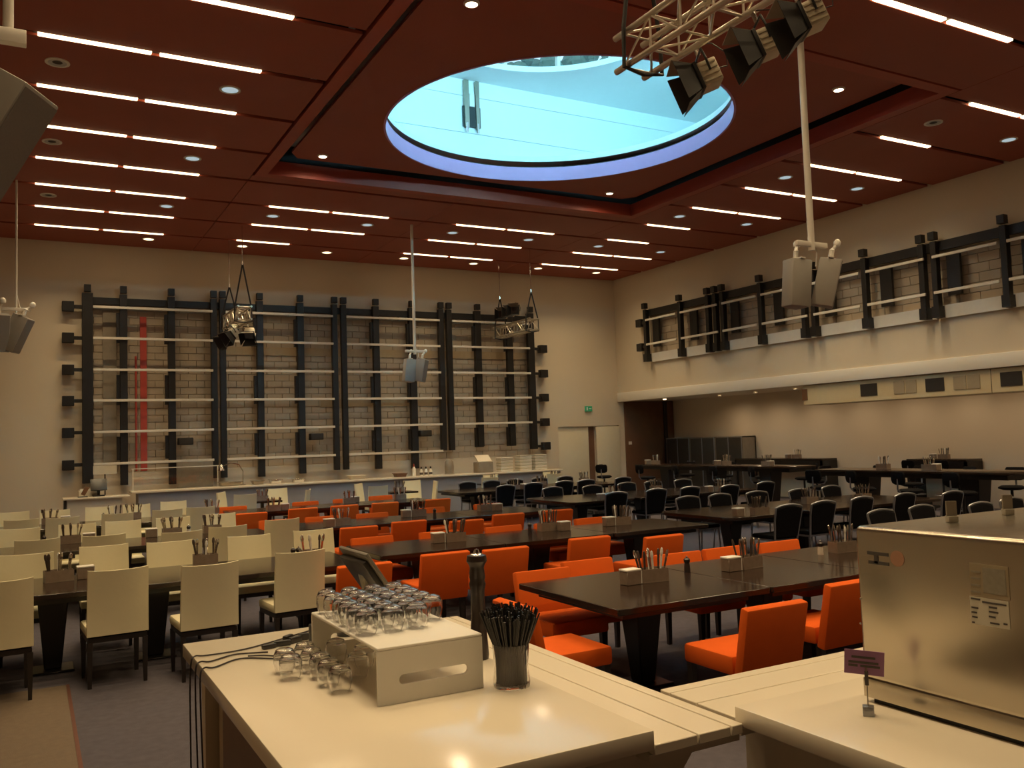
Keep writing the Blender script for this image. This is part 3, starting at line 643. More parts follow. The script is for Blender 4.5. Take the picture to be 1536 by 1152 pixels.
# small cafe tables with cream chairs before the bar
cafe = [((4.5,19.85),[(3.70,20.35,'left'),(3.95,18.95,'near'),(5.05,20.75,'far'),(5.42,19.4,'right')]), ((7.85,20.15),[(7.05,20.85,'left'),(7.0,19.25,'near'),(8.55,21.05,'far'),(8.75,19.95,'right')]), ((10.97,21.12),[(10.45,20.35,'near'),(11.25,21.9,'far')]), ((12.8,21.02),[(12.4,20.35,'near'),(13.1,21.75,'far')])]
CAFE = ('leftmost','second','third','rightmost')
for k, (t, chs) in enumerate(cafe):
    nm = CAFE[k]
    o = thing('cafe_table', f'small dark cafe table in front of the bar, {nm} of four', 'table', (t[0],t[1],0), 0, 'cafe tables by the bar')
    MB().box(-.36,.36,-.36,.36,.71,.75).build('tabletop','table',o,bev=.006); MB().cyl((0,0,.02),(0,0,.71),.04).build('column','tableleg',o); MB().lathe([(.22,0),(.22,.015),(.05,.03)],18).build('foot','tableleg',o)
    for i, (x, y, sd) in enumerate(chs):
        rz = math.atan2(-(t[0]-x), t[1]-y)
        if sd in ('near','far'): rz = 0 if sd == 'near' else PI
        seat('cream', x, y, rz, f'cream chair at the {sd} side of the {nm} cafe table by the bar', 'cream chairs at the cafe tables')

# high tables with stools
for k, (x0, x1, y0, y1) in enumerate(((13.95,14.85,8.7,12.75),(14.75,15.6,14.2,19.9))):
    o = thing('high_table', f'long black high bar table, {("nearer","farther")[k]} of two beside the right wall', 'table', (x0, y0, 0), 0, 'high bar tables')
    MB().box(0,x1-x0,0,y1-y0,1.06,1.11).build('tabletop','table',o,bev=.006)
    MB().box(.08,x1-x0-.08,.08,y1-y0-.08,.98,1.06).build('apron','tableleg',o)
    for q in ([.9, y1-y0-.9] if k == 0 else [1.0, (y1-y0)/2, y1-y0-1.0]):
        MB().box((x1-x0)/2-.19,(x1-x0)/2+.19,q-.19,q+.19,.03,.98,taper=(.62,.62)).build('pedestal','tableleg',o,bev=.01,seg=1); MB().box((x1-x0)/2-.32,(x1-x0)/2+.32,q-.32,q+.32,0,.03).build('base_plate','tableleg',o)
st = []
for i, y in enumerate((9.3,10.3,11.3,12.3)): st += [(13.62,y,-PI/2,'nearer high table','room side',i),(15.2,y+.15,PI/2,'nearer high table','wall side',i)]
for i, y in enumerate((8.2,8.25)): st.append((14.15+i*.55,y,0,'nearer high table','near end',i))
for i, y in enumerate((14.7,16.0,17.4,18.9)): st += [(14.42,y,-PI/2,'farther high table','room side',i),(15.95,y+.2,PI/2,'farther high table','wall side',i)]
for i, y in enumerate((13.75,)): st.append((15.1,y,0,'farther high table','near end',i))
for i, y in enumerate((12.9,13.6)): st.append((18.2,y,-PI/2,'short wall shelf table','room side',i))
for x, y, rz, t, sd, i in st: place('stool', stool, (x,y,0), rz+random.uniform(-.5,.5), f'black bar stool, {ORD[i]} from the camera on {sd} of the {t}', 'stool', 'black bar stools')
place('stool', stool, (14.2,20.6,0), -.9, 'black bar stool standing alone in front of the cream door', 'stool', 'black bar stools')

# ------------------------------------------------------------------ foreground counters
ZT, ZL = .95, .90
ca = thing('service_counter', 'cream service counter with glossy top and tray rail in the foreground', 'counter', (0,0,0))
MB().box(.67,1.80,2.38,4.74,.885,ZT).build('worktop','counter',ca,bev=.005)
MB().box(.80,1.78,2.46,4.5,.0,.883).build('cabinet','counter_body',ca)
MB().box(.78,.80,2.5,4.3,.10,.86).build('dark_side','wood',ca)
MB().box(.74,1.78,4.52,4.62,.0,.883).build('end_panel','counter_body',ca)
d = MB().box(1.0,1.60,2.44,2.46,.12,.84).build('door','counter_body',ca,bev=.003,seg=1)
for a, b in ((1.802,1.985),(1.991,2.133),(2.139,2.19)): MB().box(a,b,2.385,4.74,ZL-.035,ZL).build('rail_slat','counter',ca,bev=.003,seg=1)
MB().box(1.79,2.185,2.40,4.72,ZL-.06,ZL-.036).build('rail_bed','counter_body',ca)
MB().prism([(0,0),(.30,0),(.0,-.34)],2.5,2.55,Matrix(((1,0,0,1.79),(0,0,1,0),(0,1,0,ZL-.062),(0,0,0,1)))).build('rail_bracket','counter_body',ca)
cb = thing('service_counter', 'cream service counter under the steel cabinet at lower right', 'counter', (0,0,0))
MB().box(2.19,5.2,.6,2.425,.885,ZT).build('worktop','counter',cb,bev=.005)
MB().box(2.30,5.15,.7,2.40,.0,.883).build('cabinet','counter_body',cb)
for k in range(3): MB().box(2.282,2.298,.75+k*.55,1.27+k*.55,.1,.85).build('door','counter_body',cb,bev=.003,seg=1)
for a, b in ((2.432,2.655),(2.661,2.815),(2.821,2.88)): MB().box(2.215,5.2,a,b,ZL-.035,ZL).build('rail_slat','counter',cb,bev=.003,seg=1)
MB().box(2.22,5.2,2.428,2.875,ZL-.06,ZL-.036).build('rail_bed','counter_body',cb)
MB().box(2.6,2.65,2.42,2.82,.5,ZL-.06).build('rail_bracket','counter_body',cb)

# steel cabinet
FX = 2.60
fg = thing('steel_cabinet', 'brushed steel cabinet standing on the right-hand counter', 'appliance', (0,0,0))
MB().box(FX,3.95,1.50,2.21,1.030,1.57).build('casing','steel',fg,bev=.02,seg=4)
MB().box(FX+.001,3.95,1.502,2.208,.968,1.034).build('base_panel','steel',fg,bev=.003)
MB().box(FX+.02,3.9,1.53,2.18,ZT,.967).build('plinth','black',fg)
MB().box(FX+.003,3.9,1.49,1.50,1.06,1.54).build('door','steel_dark',fg)
def fpx(name, x0, y0, x1, y1, mt, par, out=.002):
    a, b, c = onx(x0,y0,FX), onx(x1,y0,FX), onx(x0,y1,FX); e = onx(x1,y1,FX)
    zt, zb = (a.z+b.z)/2, (c.z+e.z)/2
    return MB().box(FX-out,FX+.001,min(a.y,b.y),max(a.y,b.y),zb,zt).build(name,mt,par)
fpx('emblem_bar',1301,828,1332,833,'ink',fg); fpx('emblem_bar',1303,842,1333,847,'ink',fg); fpx('emblem_bar',1311,832,1317,845,'ink',fg)
a = onx(1346,838,FX); MB().lathe([(0,0),(.027,0),(.027,.002),(0,.002)],20,T=TR(a,ry=-PI/2)).build('red_mark','stamp',fg)
r1 = fpx('rating_plate',1454,847,1512,896,'grille',fg); fpx('plate_block',1474,853,1508,891,'ink_mid',fg,.003)
for k in range(4): fpx('plate_line',1457,856+k*10,1471,859+k*10,'ink_mid',fg,.003)
r2 = fpx('paper_sticker',1455,898,1513,939,'paper',fg)
for k, (x0,x1,y) in enumerate(((1457,1471,897),(1458,1468,910),(1458,1466,917),(1459,1467,924),(1484,1496,910),(1484,1498,917),(1484,1494,924),(1459,1463,932),(1486,1500,934),(1506,1512,935),(1474,1510,904))): fpx('sticker_line',x0,y,x1,y+2.5,'ink',fg,.003)
for x, y in ((1291,935),(1291,898)): 
    a = onx(x,y,FX); MB().lathe([(0,0),(.004,0),(.003,.003),(0,.003)],8,T=TR(a,ry=-PI/2)).build('rivet','steel_dark',fg)
for k, (x, y) in enumerate(((1428,783),(1512,772))):
    p = onz(x,y,1.571); o = thing('card_holder', f'small grey block card holder on top of steel cabinet, {("left","right")[k]} one', 'card holder', (p.x,p.y,1.571), -.55, 'card holders on the steel cabinet')
    MB().box(-.017,.017,-.017,.017,.0,.022).build('block','ink_mid',o,bev=.002); MB().box(-.018,.018,-.004,.004,.022,.075).build('card','greypipe',o)
p = onz(1303,1073,ZT); pc = thing('price_card', 'purple price card on a wire stand in front of steel cabinet', 'sign', (p.x,p.y,ZT), YAW*-1-.35)
MB().box(-.018,.018,-.018,.018,0,.032).build('block','alu',pc,bev=.002); MB().cyl((0,0,.03),(0,0,.16),.0022,n=6).build('wire','steel_dark',pc)
cd = MB().box(-.063,.063,-.0015,.0015,-.042,.042,TR((-.005,0,.175),rx=.15,ry=.06)).build('card','purple',pc)
for k, (a, b, z) in enumerate(((-.04,.035,.018),(-.05,.045,.0),(-.05,-.02,-.012),(-.012,.05,-.012))): MB().box(a,b,-.0025,-.0018,z-.004,z+.004,TR((-.005,0,.175),rx=.15,ry=.06)).build('card_line','ink',cd)
MB().box(-.006,.006,-.004,.004,.10,.145).build('clip','ink',pc)

# glass rack with upturned glasses
X0, X1, Y0, Y1, ZK = 1.125, 1.56, 3.15, 4.02, 1.15
rk = thing('glass_rack', 'white bent-board glass rack with handle slot on foreground counter', 'rack', (0,0,0))
def slotted(w_, h_, sx0, sx1, sz, sr, t):
    n = 40; cx = (sx0+sx1)/2; inner = []; outer = []
    for i in range(n):
        a = 2*PI*i/n; c, s_ = math.cos(a), math.sin(a)
        k = 1 if c >= 0 else -1
        inner.append((cx+k*((sx1-sx0)/2-sr)+sr*c, sz+sr*s_))
    for (x, z) in inner:
        c, s_ = x-cx, z-sz; c2 = c*.35; 
        q = min((w_-cx if c2 > 0 else cx)/max(abs(c2),1e-6), (h_-sz if s_ > 0 else sz)/max(abs(s_),1e-6)); outer.append((cx+c2*q, sz+s_*q))
    for cxn, czn in ((0,0),(w_,0),(w_,h_),(0,h_)):
        j = min(range(n), key=lambda i_: (outer[i_][0]-cxn)**2+(outer[i_][1]-czn)**2); outer[j] = (cxn, czn)
    vs = [(x,0,z) for x,z in inner]+[(x,0,z) for x,z in outer]+[(x,t,z) for x,z in inner]+[(x,t,z) for x,z in outer]; fs = []
    for i in range(n):
        j = (i+1)%n; fs += [(i,n+i,n+j,j),(2*n+i,2*n+j,3*n+j,3*n+i),(i,j,2*n+j,2*n+i),(n+i,3*n+i,3*n+j,n+j)]
    return vs, fs
vs_, fs_ = slotted(X1-X0, ZK-ZT-.001, .085, .37, .085, .019, .012)
o = MB().add(vs_, fs_).build('front_board','napkin',rk); o.location = (X0,Y0,ZT+.001)
o = MB().add(vs_, fs_).build('rear_board','napkin',rk); o.location = (X0,Y1-.012,ZT+.001)
MB().box(X0,X1,Y0,Y1,ZK,ZK+.012).build('top_board','napkin',rk,bev=.003,seg=1)
glass_me = MB().lathe([(r_*1.24,z_*1.18) for r_,z_ in [(.028,0),(.033,.012),(.0385,.04),(.0375,.065),(.030,.083),(.016,.0895),(0,.0905),(0,.0865),(.015,.0855),(.028,.079),(.0355,.064),(.0365,.04),(.031,.012),(.0265,0),(.028,0)]],24).mesh('drinking_glass','glass',smooth=True)
for i in range(4):
    for j in range(6):
        if (i,j) in ((3,0),): continue
        o = link('drinking_glass',glass_me,None,(X0+.055+i*.107+random.uniform(-.005,.005),Y0+.26+j*.108+random.uniform(-.005,.005),ZK+.0125))
        tag(o,'upturned clear drinking glass standing on top of the white glass rack','glass','glasses on top of the rack')
for k, (x, y) in enumerate(((1.065,3.92),(1.06,3.80),(1.065,3.68),(1.06,3.55),(.96,3.86),(1.07,3.43),(.955,3.74))):
    o = link('drinking_glass',glass_me,None,(x,y,ZT+.0005)); tag(o,'upturned clear drinking glass on the counter at the open left side of the rack','glass','glasses beside the rack')
for k, (x, y) in enumerate(((1.2,3.9),(1.28,3.75),(1.2,3.6),(1.3,3.48))):
    o = link('drinking_glass',glass_me,None,(x,y,ZT+.0005)); tag(o,'upturned clear drinking glass on the counter inside the rack','glass','glasses inside the rack')
# jar of straws
JX, JY = 1.665, 3.11
o = MB().lathe([(r_*1.42,z_) for r_,z_ in [(.05,0),(.052,.02),(.047,.08),(.052,.168),(.0495,.168),(.0445,.08),(.0485,.012),(0,.008),(0,0),(.05,0)]],28,(JX,JY,ZT+.0005)).build('straw_jar','glass',smooth=True); tag(o,'clear glass jar of black straws beside the glass rack','jar')
sb = MB()
for k in range(260):
    a = random.uniform(0,2*PI); r0 = .058*math.sqrt(random.random()); r1 = r0*2.0+random.uniform(-.004,.006); hh = random.uniform(.285,.33)-r1*.2
    p0 = Vector((JX+r0*math.cos(a),JY+r0*math.sin(a),ZT+.014)); p1 = Vector((JX+r1*math.cos(a),JY+r1*math.sin(a),ZT+hh)); pm = p0.lerp(p1,.45); pm.x = JX+r0*1.03*math.cos(a); pm.y = JY+r0*1.03*math.sin(a)
    sb.sweep([p0,pm,p1],.0034,5)
o = sb.build('drinking_straws','straw'); tag(o,'dense bunch of black drinking straws fanning out of jar','straws',kind='stuff')
# tall pepper mill
pm_ = thing('pepper_mill','tall black pepper mill behind the glass rack','pepper mill',(1.755,3.575,ZT+.0005))
MB().lathe([(r_*1.22,z_) for r_,z_ in [(.034,0),(.036,.02),(.031,.10),(.026,.2),(.026,.30),(.031,.33),(.027,.345),(.03,.36),(.026,.40),(.030,.415),(.038,.43),(.035,.455),(.018,.462),(0,.463)]],24).build('body','millwood',pm_,smooth=True)
MB().lathe([(.033,.4555),(.028,.462),(.014,.466),(.014,.47),(.009,.482),(0,.485)],20).build('metal_cap','chrome',pm_,smooth=True)
# touch monitor seen from behind
YM = 4.28
A_, B_ = ony(553,831,YM), ony(601,900,YM); Wm = onx(512,818,A_.x).y-YM
ps = thing('till_monitor','tilted touch monitor seen from behind at the end of counter','monitor',(A_.x+.05,YM+Wm/2,ZT))
u = (B_-A_); Lm = u.length; ang = math.atan2(-u.z, u.x)
Tm = Matrix.Translation((-.05,-Wm/2,A_.z-ZT)) @ Matrix.Rotation(ang,4,'Y')
MB().box(-.005,Lm,-.0,Wm,-.018,.0,Tm).build('bezel','screen_edge',ps,bev=.004); MB().box(.03,Lm-.03,.03,Wm-.03,-.05,-.018,Tm).build('rear_housing','screen',ps,bev=.008)
MB().box(.01,Lm-.015,.015,Wm-.015,.0,.002,Tm).build('display','black',ps)
MB().box(.02,.085,-.04,.04,.02,A_.z-ZT-.10,TR((.03,0,0),ry=-.25)).build('stand_leg','ink_mid',ps,bev=.006); MB().box(-.04,.16,-.1,.1,.0,.022).build('stand_foot','screen',ps,bev=.006)
p = onz(645,925,ZT); cr = thing('receipt_printer','small pale receipt printer behind the upturned glasses','printer',(1.86-.16,4.33,ZT)); MB().box(-.06,.06,-.07,.07,.0,.10,TR((.04,-.02,0),rx=0)).build('case','napkin',cr,bev=.01); MB().box(-.03,.05,-.075,-.069,.05,.08,TR((.04,-.02,0))).build('window','ink_mid',cr)
o = thing('power_adapter','slim black power box standing against the rack','adapter',(1.16,4.10,ZT)); MB().box(-.02,.03,-.03,.03,0,.14).build('case','black',o,bev=.006); MB().box(-.012,.02,-.034,-.03,.06,.1).build('vent','slot',o)
o = MB().lathe([(0,0),(.05,.0),(.055,.02),(.03,.05),(0,.055)],14,(1.42,4.42,ZT+.001)).build('computer_mouse','black',smooth=True); tag(o,'black computer mouse behind the glass rack','mouse')
# cables
def cz(x,y,z=0): q = onz(x,y,ZT); return (q.x,q.y,ZT+.006+z)
def cable(pts, label, drop=None, r=.0038):
    P = [cz(x,y) for x,y in pts]
    if drop: P = [(.665-.012, P[0][1]+.0, .02+.9*0)]*0+[(.66,P[0][1]+drop[0],.35),(.655,P[0][1]+drop[0]*.6,.6),(.652,P[0][1]+drop[0]*.3,.80),(.655,P[0][1],.93),(.675,P[0][1]+.01,ZT+.008)]+P
    out = []
    for i in range(len(P)-1):      # Catmull-Rom
        p0,p1,p2,p3 = [Vector(P[max(0,min(len(P)-1,i+k))]) for k in (-1,0,1,2)]
        for s_ in range(6):
            t = s_/6; out.append(.5*((2*p1)+(p2-p0)*t+(2*p0-5*p1+4*p2-p3)*t*t+(3*p1-p0-3*p2+p3)*t**3))
    out.append(Vector(P[-1]))
    for v in out:
        if v.x > .67 and v.z < ZT+.004: v.z = ZT+.004
    o = MB().sweep(out,r,6).build('power_cable','cable',smooth=True); tag(o,label,'cable','cables on the foreground counter')
cable([(310,985),(370,975),(440,955),(470,946)],'black cable lying nearest the back edge of the counter',(.06,))
cable([(322,1003),(360,990),(410,990),(455,991),(462,990)],'black cable looping along the front of the plug cluster',(-.05,))
cable([(316,994),(350,984),(385,981),(402,980)],'black cable leading straight to the dark plug cluster',(-.02,))
cable([(372,986),(395,985),(425,986),(465,981)],'short black cable crossing under the plug cluster')
cable([(432,966),(446,962),(460,958),(472,953)],'short curled black cable beside the power box')
o = thing('power_plugs','cluster of black power plugs and adapters lying on the counter','plugs',cz(430,968,-.005))
for k,(dx,dy,l,a) in enumerate(((-.09,-.02,.07,.2),(-.02,.0,.08,-.1),(.05,.03,.07,.4),(.1,.06,.05,.0),(.02,.05,.06,.7))): MB().box(-l/2,l/2,-.014,.014,0,.022+.004*k,TR((dx,dy,0),rz=a)).build('plug','black',o,bev=.006)

# ------------------------------------------------------------------ things hung from the ceiling
def truss(label, x, y0, y1, z0, wires, s=.27):
    o = thing('lighting_truss', label, 'truss', (x, y0, z0), 0, 'lighting trusses'); L = y1-y0; h = s/2
    for sx in (-1,1):
        for z in (0, s): MB().cyl((sx*h,0,z),(sx*h,L,z),.025,n=10).build('chord','truss',o,smooth=True)
    n = max(3, int(L/.34)); st_ = (L-.2)/n
    for k in range(n+1):
        y = .1+k*st_
        for a, b in (((-h,0),(h,0)),((-h,s),(h,s)),((-h,0),(-h,s)),((h,0),(h,s))): MB().cyl((a[0],y,a[1]),(b[0],y,b[1]),.010,n=6).build('brace','truss',o,smooth=True)
        if k < n:
            f_ = k % 2
            for a, b in (((-h,0),(-h,s)),((h,s),(h,0)),((-h,s),(h,s)),((h,0),(-h,0))):
                p_, q_ = (a,b) if f_ else (b,a); MB().cyl((p_[0],y,p_[1]),(q_[0],y+st_,q_[1]),.010,n=6).build('brace','truss',o,smooth=True)
    for wy, zt in wires:
        q = wy-y0; pts = [(0,q,zt-z0),(-h-.04,q,s+.02),(-h-.05,q,-.03),(0,q,-.06),(h+.05,q,-.03),(h+.04,q,s+.02),(0,q,zt-z0)]
        MB().sweep(pts,.018,6).build('sling','black',o); MB().cyl((0,q,zt-z0),(0,q,ZC-z0-.005),.009,n=6).build('steel_wire','chrome',o)
        MB().cyl((0,q,zt-z0-.03),(0,q,zt-z0+.06),.02,n=8).build('shackle','chrome',o)
    return o
def stage_lamp(label, p, d, sc=1.0, group='stage lamps on the trusses', up=None):
    o = thing('stage_lamp', label, 'stage lamp', p, 0, group)
    o.matrix_world = aim(p, d) @ Matrix.Scale(sc,4)
    MB().box(-.16,.0,-.11,.11,-.10,.10).build('housing','lamp_body',o,bev=.012)
    for k in range(4): MB().box(-.15,-.01,-.118,.118,-.075+k*.045,-.062+k*.045).build('fin','lamp_body',o)
    MB().box(.0,.03,-.125,.125,-.115,.115).build('front_frame','black',o,bev=.006)
    MB().box(.031,.033,-.09,.09,-.08,.08).build('lens','glass',o)
    for k in range(4):
        T = Matrix.Rotation(k*PI/2,4,'X') @ TR((.03,0,.112),ry=-.45)
        w0, w1 = .11, .16
        MB().prism([(0,-w0),(.17,-w1),(.17,w1),(0,w0)],-.002,.002,T).build('barn_door','black' if k != 0 else 'greypipe',o)
    MB().sweep([(-.08,-.13,0),(-.08,-.14,.1),(-.08,-.12,.19),(-.08,.12,.19),(-.08,.14,.1),(-.08,.13,0)],.010,6).build('yoke','black',o)
    MB().cyl((-.08,0,.19),(-.08,0,.27),.02,n=8).build('clamp','chrome',o,smooth=True)
    MB().sweep([(-.16,.03,.02),(-.24,.05,.0),(-.27,.06,.1),(-.2,.05,.22),(-.1,.03,.27)],.005,5).build('power_lead','cable',o,smooth=True)
    return o
truss('nearest silver box truss hanging at the top right of the picture', 4.21, 2.9, 5.52, 4.80, [(5.35,6.2),(3.2,6.2)])
truss('far silver truss hanging before left part of the wall rack', 4.28, 20.3, 22.2, 4.86, [(20.5,6.17),(22.05,5.9)], .29)
truss('far silver truss hanging before right part of the wall rack', 11.9, 20.25, 22.4, 4.86, [(20.4,5.9),(22.2,6.0)], .29)
for k,(x,y,dd) in enumerate(((1048,120,6.55),(1136,72,5.75),(1203,32,5.15))):
    stage_lamp(f'stage lamp with black barn doors under the nearest truss, {ORD[k]} from its far end', atd(x,y,dd), (-.80,.50,-.36), (.92,.84,.76)[k])
for k,(x,y,z,d) in enumerate(((4.02,20.6,4.52,(-.7,-.2,-.6)),(4.42,20.55,4.52,(-.3,-.6,-.6)),(4.05,21.4,4.5,(-.8,-.2,-.5)))): stage_lamp(f'small stage lamp under the left far truss, {ORD[k]} of three', (x,y,z), d, 1.0)
for k,(x,y,z,d) in enumerate(((11.6,20.8,5.42,(-.6,-.6,.1)),(11.7,21.3,5.45,(-.6,-.6,.1)),(11.8,21.9,5.48,(-.6,-.6,.1)))): stage_lamp(f'small stage lamp on top of the right far truss, {ORD[k]} of three', (x,y,z), d, .95)
def speaker(o, T, mount=True):
    MB().prism([(-.17,-.15),(.17,-.15),(.12,.17),(-.12,.17)],-.36,.36,T).build('cabinet','speaker',o,bev=.012)
    g = MB().box(-.155,.155,-.158,-.149,-.34,.34,T).build('grille','speaker_dark',o)
    for z in (-.2,.2):
        c_ = T @ Vector((.15,0,z)); n_ = (T.to_3x3() @ Vector((1,.16,0))).normalized(); MB().cyl(c_, c_+n_*.035, .025, n=10).build('knob','black',o,smooth=True)
    if not mount: return
    MB().cyl(T @ Vector((0,.02,.36)), T @ Vector((0,.02,.50)), .03, n=8).build('clamp','napkin',o,smooth=True); MB().lathe([(0,-.045),(.045,0),(0,.045)],8,T=T @ TR((0,.02,.50))).build('clamp_knob','napkin',o,smooth=True); MB().lathe([(0,-.06),(.05,-.03),(.055,.02),(.03,.06),(0,.07)],10,T=T @ TR((.05,-.03,.62))).build('pivot','napkin',o,smooth=True); MB().cyl(T @ Vector((.0,.02,.5)), T @ Vector((.05,-.03,.6)), .02, n=8).build('pivot_arm','napkin',o); MB().box(-.16,.16,-.03,.05,.365,.385,T).build('mount_plate','rail',o)
def cluster(label, x, y, zb, sps, pole=.028, sc=1):
    o = thing('speaker_cluster', label, 'loudspeaker', (x,y,zb), 0, 'pole-hung loudspeakers')
    MB().cyl((0,0,.8),(0,0,ZC-zb-.005),pole,n=12).build('pole','rail',o,smooth=True)
    MB().box(-.24,.24,-.025,.025,.84,.90).build('cross_bar','rail',o,bev=.006)
    for (dx,dy,rz,tilt) in sps: speaker(o, TR((dx,dy,.42),rz=rz) @ Matrix.Rotation(tilt,4,'X') @ Matrix.Scale(sc,4))
    MB().sweep([(0,.03,1.2),(.05,.05,.95),(.1,.02,.8),(.05,0,.62)],.008,6).build('cable','rail',o,smooth=True)
    return o
cluster('two grey loudspeakers on a long pole hanging at right of the room', 7.86, 7.05, 3.17, [(-.17,.10,1.45,.10),(.15,-.06,.75,.24)], .038, .76)
cluster('two pale loudspeakers on a pole hanging in front of the wall rack', 7.88, 19.0, 3.18, [(-.13,.06,1.6,.12),(.12,-.05,.8,.2)], .035, .74)
cluster('grey loudspeakers hanging at the left edge of the picture, farther one', -.24, 18.5, 3.75, [(-.28,0,.2,.15),(.0,0,1.2,.42)], .02, .95)
bs = thing('speaker_cluster', 'large grey loudspeaker cut off by the upper left picture edge', 'loudspeaker', (-.20,6.75,3.66), 0, 'pole-hung loudspeakers')
MB().cyl((.06,0,1.18),(.06,0,ZC-3.66-.005),.035,n=12).build('pole','rail',bs,smooth=True); MB().box(-.4,.17,-.04,.04,1.08,1.18).build('cross_bar','rail',bs,bev=.006)
speaker(bs, TR((-.10,0,.38),rz=1.1) @ Matrix.Rotation(.55,4,'X') @ Matrix.Scale(1.32,4), False)
MB().cyl((-.1,0,.7),(-.1,0,1.1),.03,n=10).build('hanger','rail',bs,smooth=True)

# ------------------------------------------------------------------ table-top things
def caddy():
    o = thing('cutlery_caddy', None, None)
    MB().box(-.12,.12,-.065,.065,0,.008).build('base','caddy',o)
    for y in (-.062,.058): MB().box(-.12,.12,y,y+.005,.008,.105).build('side_board','caddy',o)
    for x in (-.12,-.04,.04,.115): MB().box(x,x+.005,-.057,.058,.008,.10).build('divider','caddy',o)
    return o
def napkin_box():
    o = thing('napkin_dispenser', None, None)
    MB().box(-.07,.07,-.05,.05,0,.105).build('case','caddy',o,bev=.004,seg=1)
    MB().box(-.075,.075,-.053,.053,.105,.122).build('lid','napkin',o,bev=.006)
    MB().box(.071,.077,-.05,.05,.004,.106).build('napkin_edge','napkin',o)
    return o
def mill(kind):
    o = thing('salt_mill' if kind else 'table_pepper_mill', None, None)
    MB().lathe([(.028,0),(.026,.05),(.021,.075)],14).build('body','salt' if kind else 'millwood',o,smooth=True); MB().lathe([(.021,.075),(.026,.085),(.028,.105),(.018,.118),(0,.12)],14).build('head','millwood',o,smooth=True); MB().lathe([(.006,.12),(.008,.13),(0,.135)],8).build('knob','chrome',o,smooth=True)
    return o
cut_me = {}
for mt in ('cutlery','cutlery_dark','napkin'):
    q = MB().box(-.010,.010,-.002,.002,0,.17,taper=(.6,1)); q.lathe([(0,.165),(.012,.175),(.0145,.197),(.010,.225),(0,.235)],8,T=Matrix.Scale(.5,4,(0,1,0))); cut_me[mt] = q.mesh('cutlery', mt)
def spot_on(px, py, z, y0, y1):
    p = onz(px,py,z)
    yy = min(max(p.y,y0+.12),y1-.12)
    return ony(px,py,yy).x if yy != p.y else p.x, yy
rowsY = {'W1':(8.42,9.58,'front cream-chair table'),'W2':(11.92,13.08,'middle cream-chair table'),'W3':(15.78,16.95,'rear cream-chair table'),'O1':(4.93,6.32,'nearest orange-chair table'),'O2':(8.78,9.95,'second orange-chair table'),'O3':(12.28,13.45,'third orange-chair table'),'O4':(16.3,17.4,'farthest orange-chair table'),'B1':(9.12,10.78,'second black-chair table'),'B2':(13.35,15.2,'third black-chair table'),'B3':(17.95,19.5,'farthest black-chair table')}
CAD = {'W1':[(88,872),(308,845),(468,840)],'W2':[(106,815),(258,802),(318,792)],'W3':[(75,780),(172,768),(187,766),(318,758)],
 'O1':[(978,872),(1122,852),(1264,828)],'O2':[(682,812),(822,796),(932,787)],'O3':[(512,788),(627,774),(728,766)],'O4':[(410,768),(524,755),(600,748)],
 'B1':[(1140,775),(1215,755),(1296,750)],'B2':[(922,752),(984,736),(1082,744)],'B3':[(772,738),(812,728),(876,722)]}
NAP = {'W1':[(128,868)],'W2':[(121,813),(227,804)],'W3':[(98,778)],'O1':[(950,876),(1100,856)],'O2':[(661,814),(846,796),(914,789)],'O3':[(500,790),(609,776),(746,766)],'O4':[(533,753),(426,766)],'B1':[(1108,780)],'B2':[(902,754),(1064,745)],'B3':[(786,736)]}
MIL = {'W1':[(440,840),(448,839)],'W2':[(66,810),(283,798)],'O1':[(1031,858),(1231,832)],'O2':[(795,799)],'O3':[(652,775)],'W3':[(155,770)]}
def cutlery_in(x, y, z, rz, where, n, grp):
    R_ = Matrix.Rotation(rz,3,'Z')
    for k in range(n):
        gx, gy = k % 3-1, (k//3) % 3-1
        off_ = R_ @ Vector((gx*.078, gy*.03, 0))
        o = link('cutlery', cut_me[random.choice(('cutlery','cutlery','cutlery_dark','napkin') if k % 2 else ('cutlery','cutlery_dark'))], None, (x+off_.x,y+off_.y,z+.012+random.uniform(0,.022)), (-gy*.07+random.uniform(-.03,.03),gx*.13+random.uniform(-.12,.12),rz))
        tag(o, f'piece of cutlery standing upright in the {where}', 'cutlery', grp)
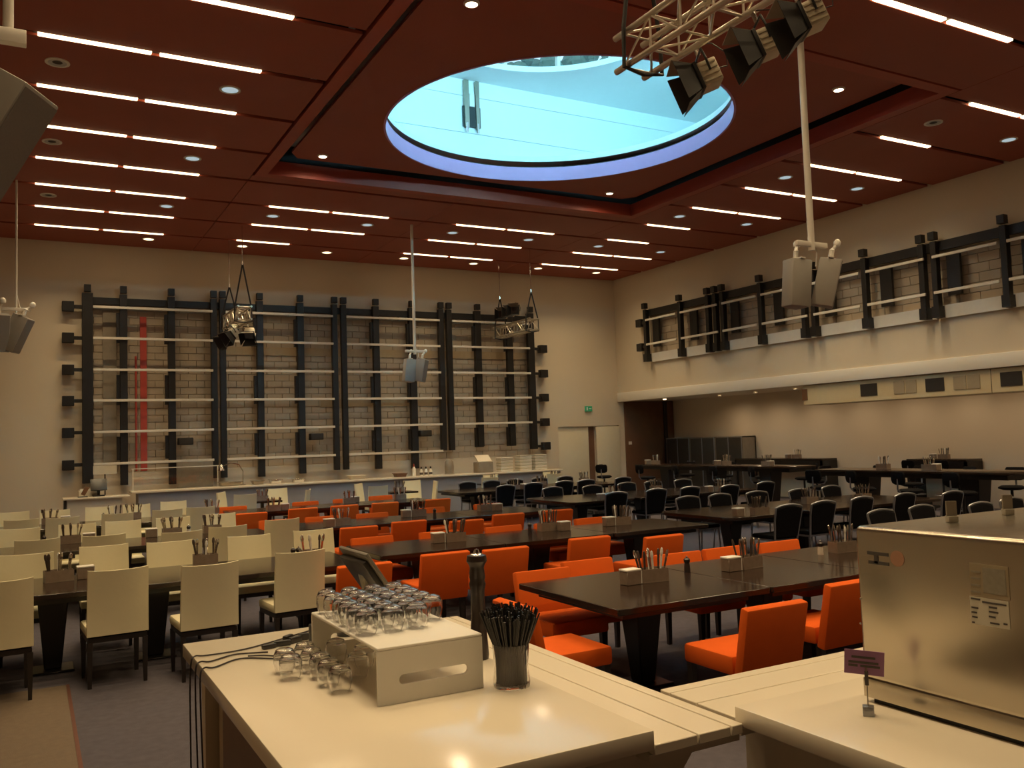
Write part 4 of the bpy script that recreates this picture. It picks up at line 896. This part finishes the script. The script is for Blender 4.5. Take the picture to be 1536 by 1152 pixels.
for r in CAD:
    ya, yb, nm = rowsY[r]
    pts = sorted(spot_on(px,py,.75,ya,yb) for px,py in CAD[r])
    for i, (x, y) in enumerate(pts):
        rz = random.uniform(-.15,.15)
        if i and x-pts[i-1][0] < .3: x = pts[i-1][0]+.3
        pts[i] = (x, y)
        place('caddy', caddy, (x,y,.7505), rz, f'brown cutlery caddy on the {nm}, {ORD[i]} from left', 'caddy', 'cutlery caddies on the tables')
        cutlery_in(x, y, .7505, rz, f'{ORD[i]} caddy from left on {nm}', 9 if r in ('W1','O1','O2') else 8, 'cutlery in the caddies')
    for i, (px, py) in enumerate(NAP.get(r, [])):
        x, y = spot_on(px,py,.75,ya,yb)
        for cx_, cy_ in pts:
            if abs(cx_-x) < .21 and abs(cy_-y) < .13: x = cx_+(.215 if x > cx_ else -.215)
        place('napkin', napkin_box, (x,y,.7505), random.uniform(-.1,.1), f'white napkin dispenser on the {nm}, {ORD[i]} from left', 'napkin dispenser', 'napkin dispensers on the tables')
    for i, (px, py) in enumerate(MIL.get(r, [])):
        x, y = spot_on(px,py,.75,ya,yb); k_ = i % 2
        for cx_, cy_ in pts:
            if abs(cx_-x) < .16 and abs(cy_-y) < .10: x = cx_+(.17 if x > cx_ else -.17)
        place(f'mill{k_}', lambda: mill(k_), (x,y,.7505), 0, f'small {"salt" if k_ else "pepper"} mill on the {nm}', 'mill', 'small mills on the tables')
HT = [('farther high table',15.1,[(968,693),(1090,693),(1150,696)],1.1105),('nearer high table',14.4,[(1325,702),(1394,706)],1.1105),('long wall shelf table',18.85,[(1195,685)],1.1305),('short wall shelf table',18.85,[(1412,688)],1.1305)]
for nm, X_, lst, z in HT:
    for i, (px, py) in enumerate(lst):
        y = onx(px,py,X_).y
        if 'farther' in nm: y = min(max(y,14.5),19.4)
        if 'nearer' in nm: y = min(max(y,9.2),12.4)
        if nm == 'short wall shelf table': y = 13.3
        place('caddy', caddy, (X_,y,z), PI/2+random.uniform(-.2,.2), f'brown cutlery caddy on the {nm}, {ORD[i]} from left', 'caddy', 'cutlery caddies on the tables'); cutlery_in(X_, y, z, PI/2, f'{ORD[i]} caddy from left on {nm}', 7, 'cutlery in the caddies')
        if (nm, i) != ('nearer high table', 0): place('napkin', napkin_box, (X_-.1,y-.22 if i == 2 or nm == 'nearer high table' else y+.22,z), 0, f'white napkin dispenser beside {ORD[i]} caddy on the {nm}', 'napkin dispenser', 'napkin dispensers on the tables')
for nm, ((x, y), _) in zip(CAFE, cafe):
    place('caddy', caddy, (x,y,.7505), .1, f'brown cutlery caddy on the {nm} cafe table', 'caddy', 'cutlery caddies on the tables'); cutlery_in(x,y,.7505,.1,f'caddy on the {nm} cafe table',7,'cutlery in the caddies')
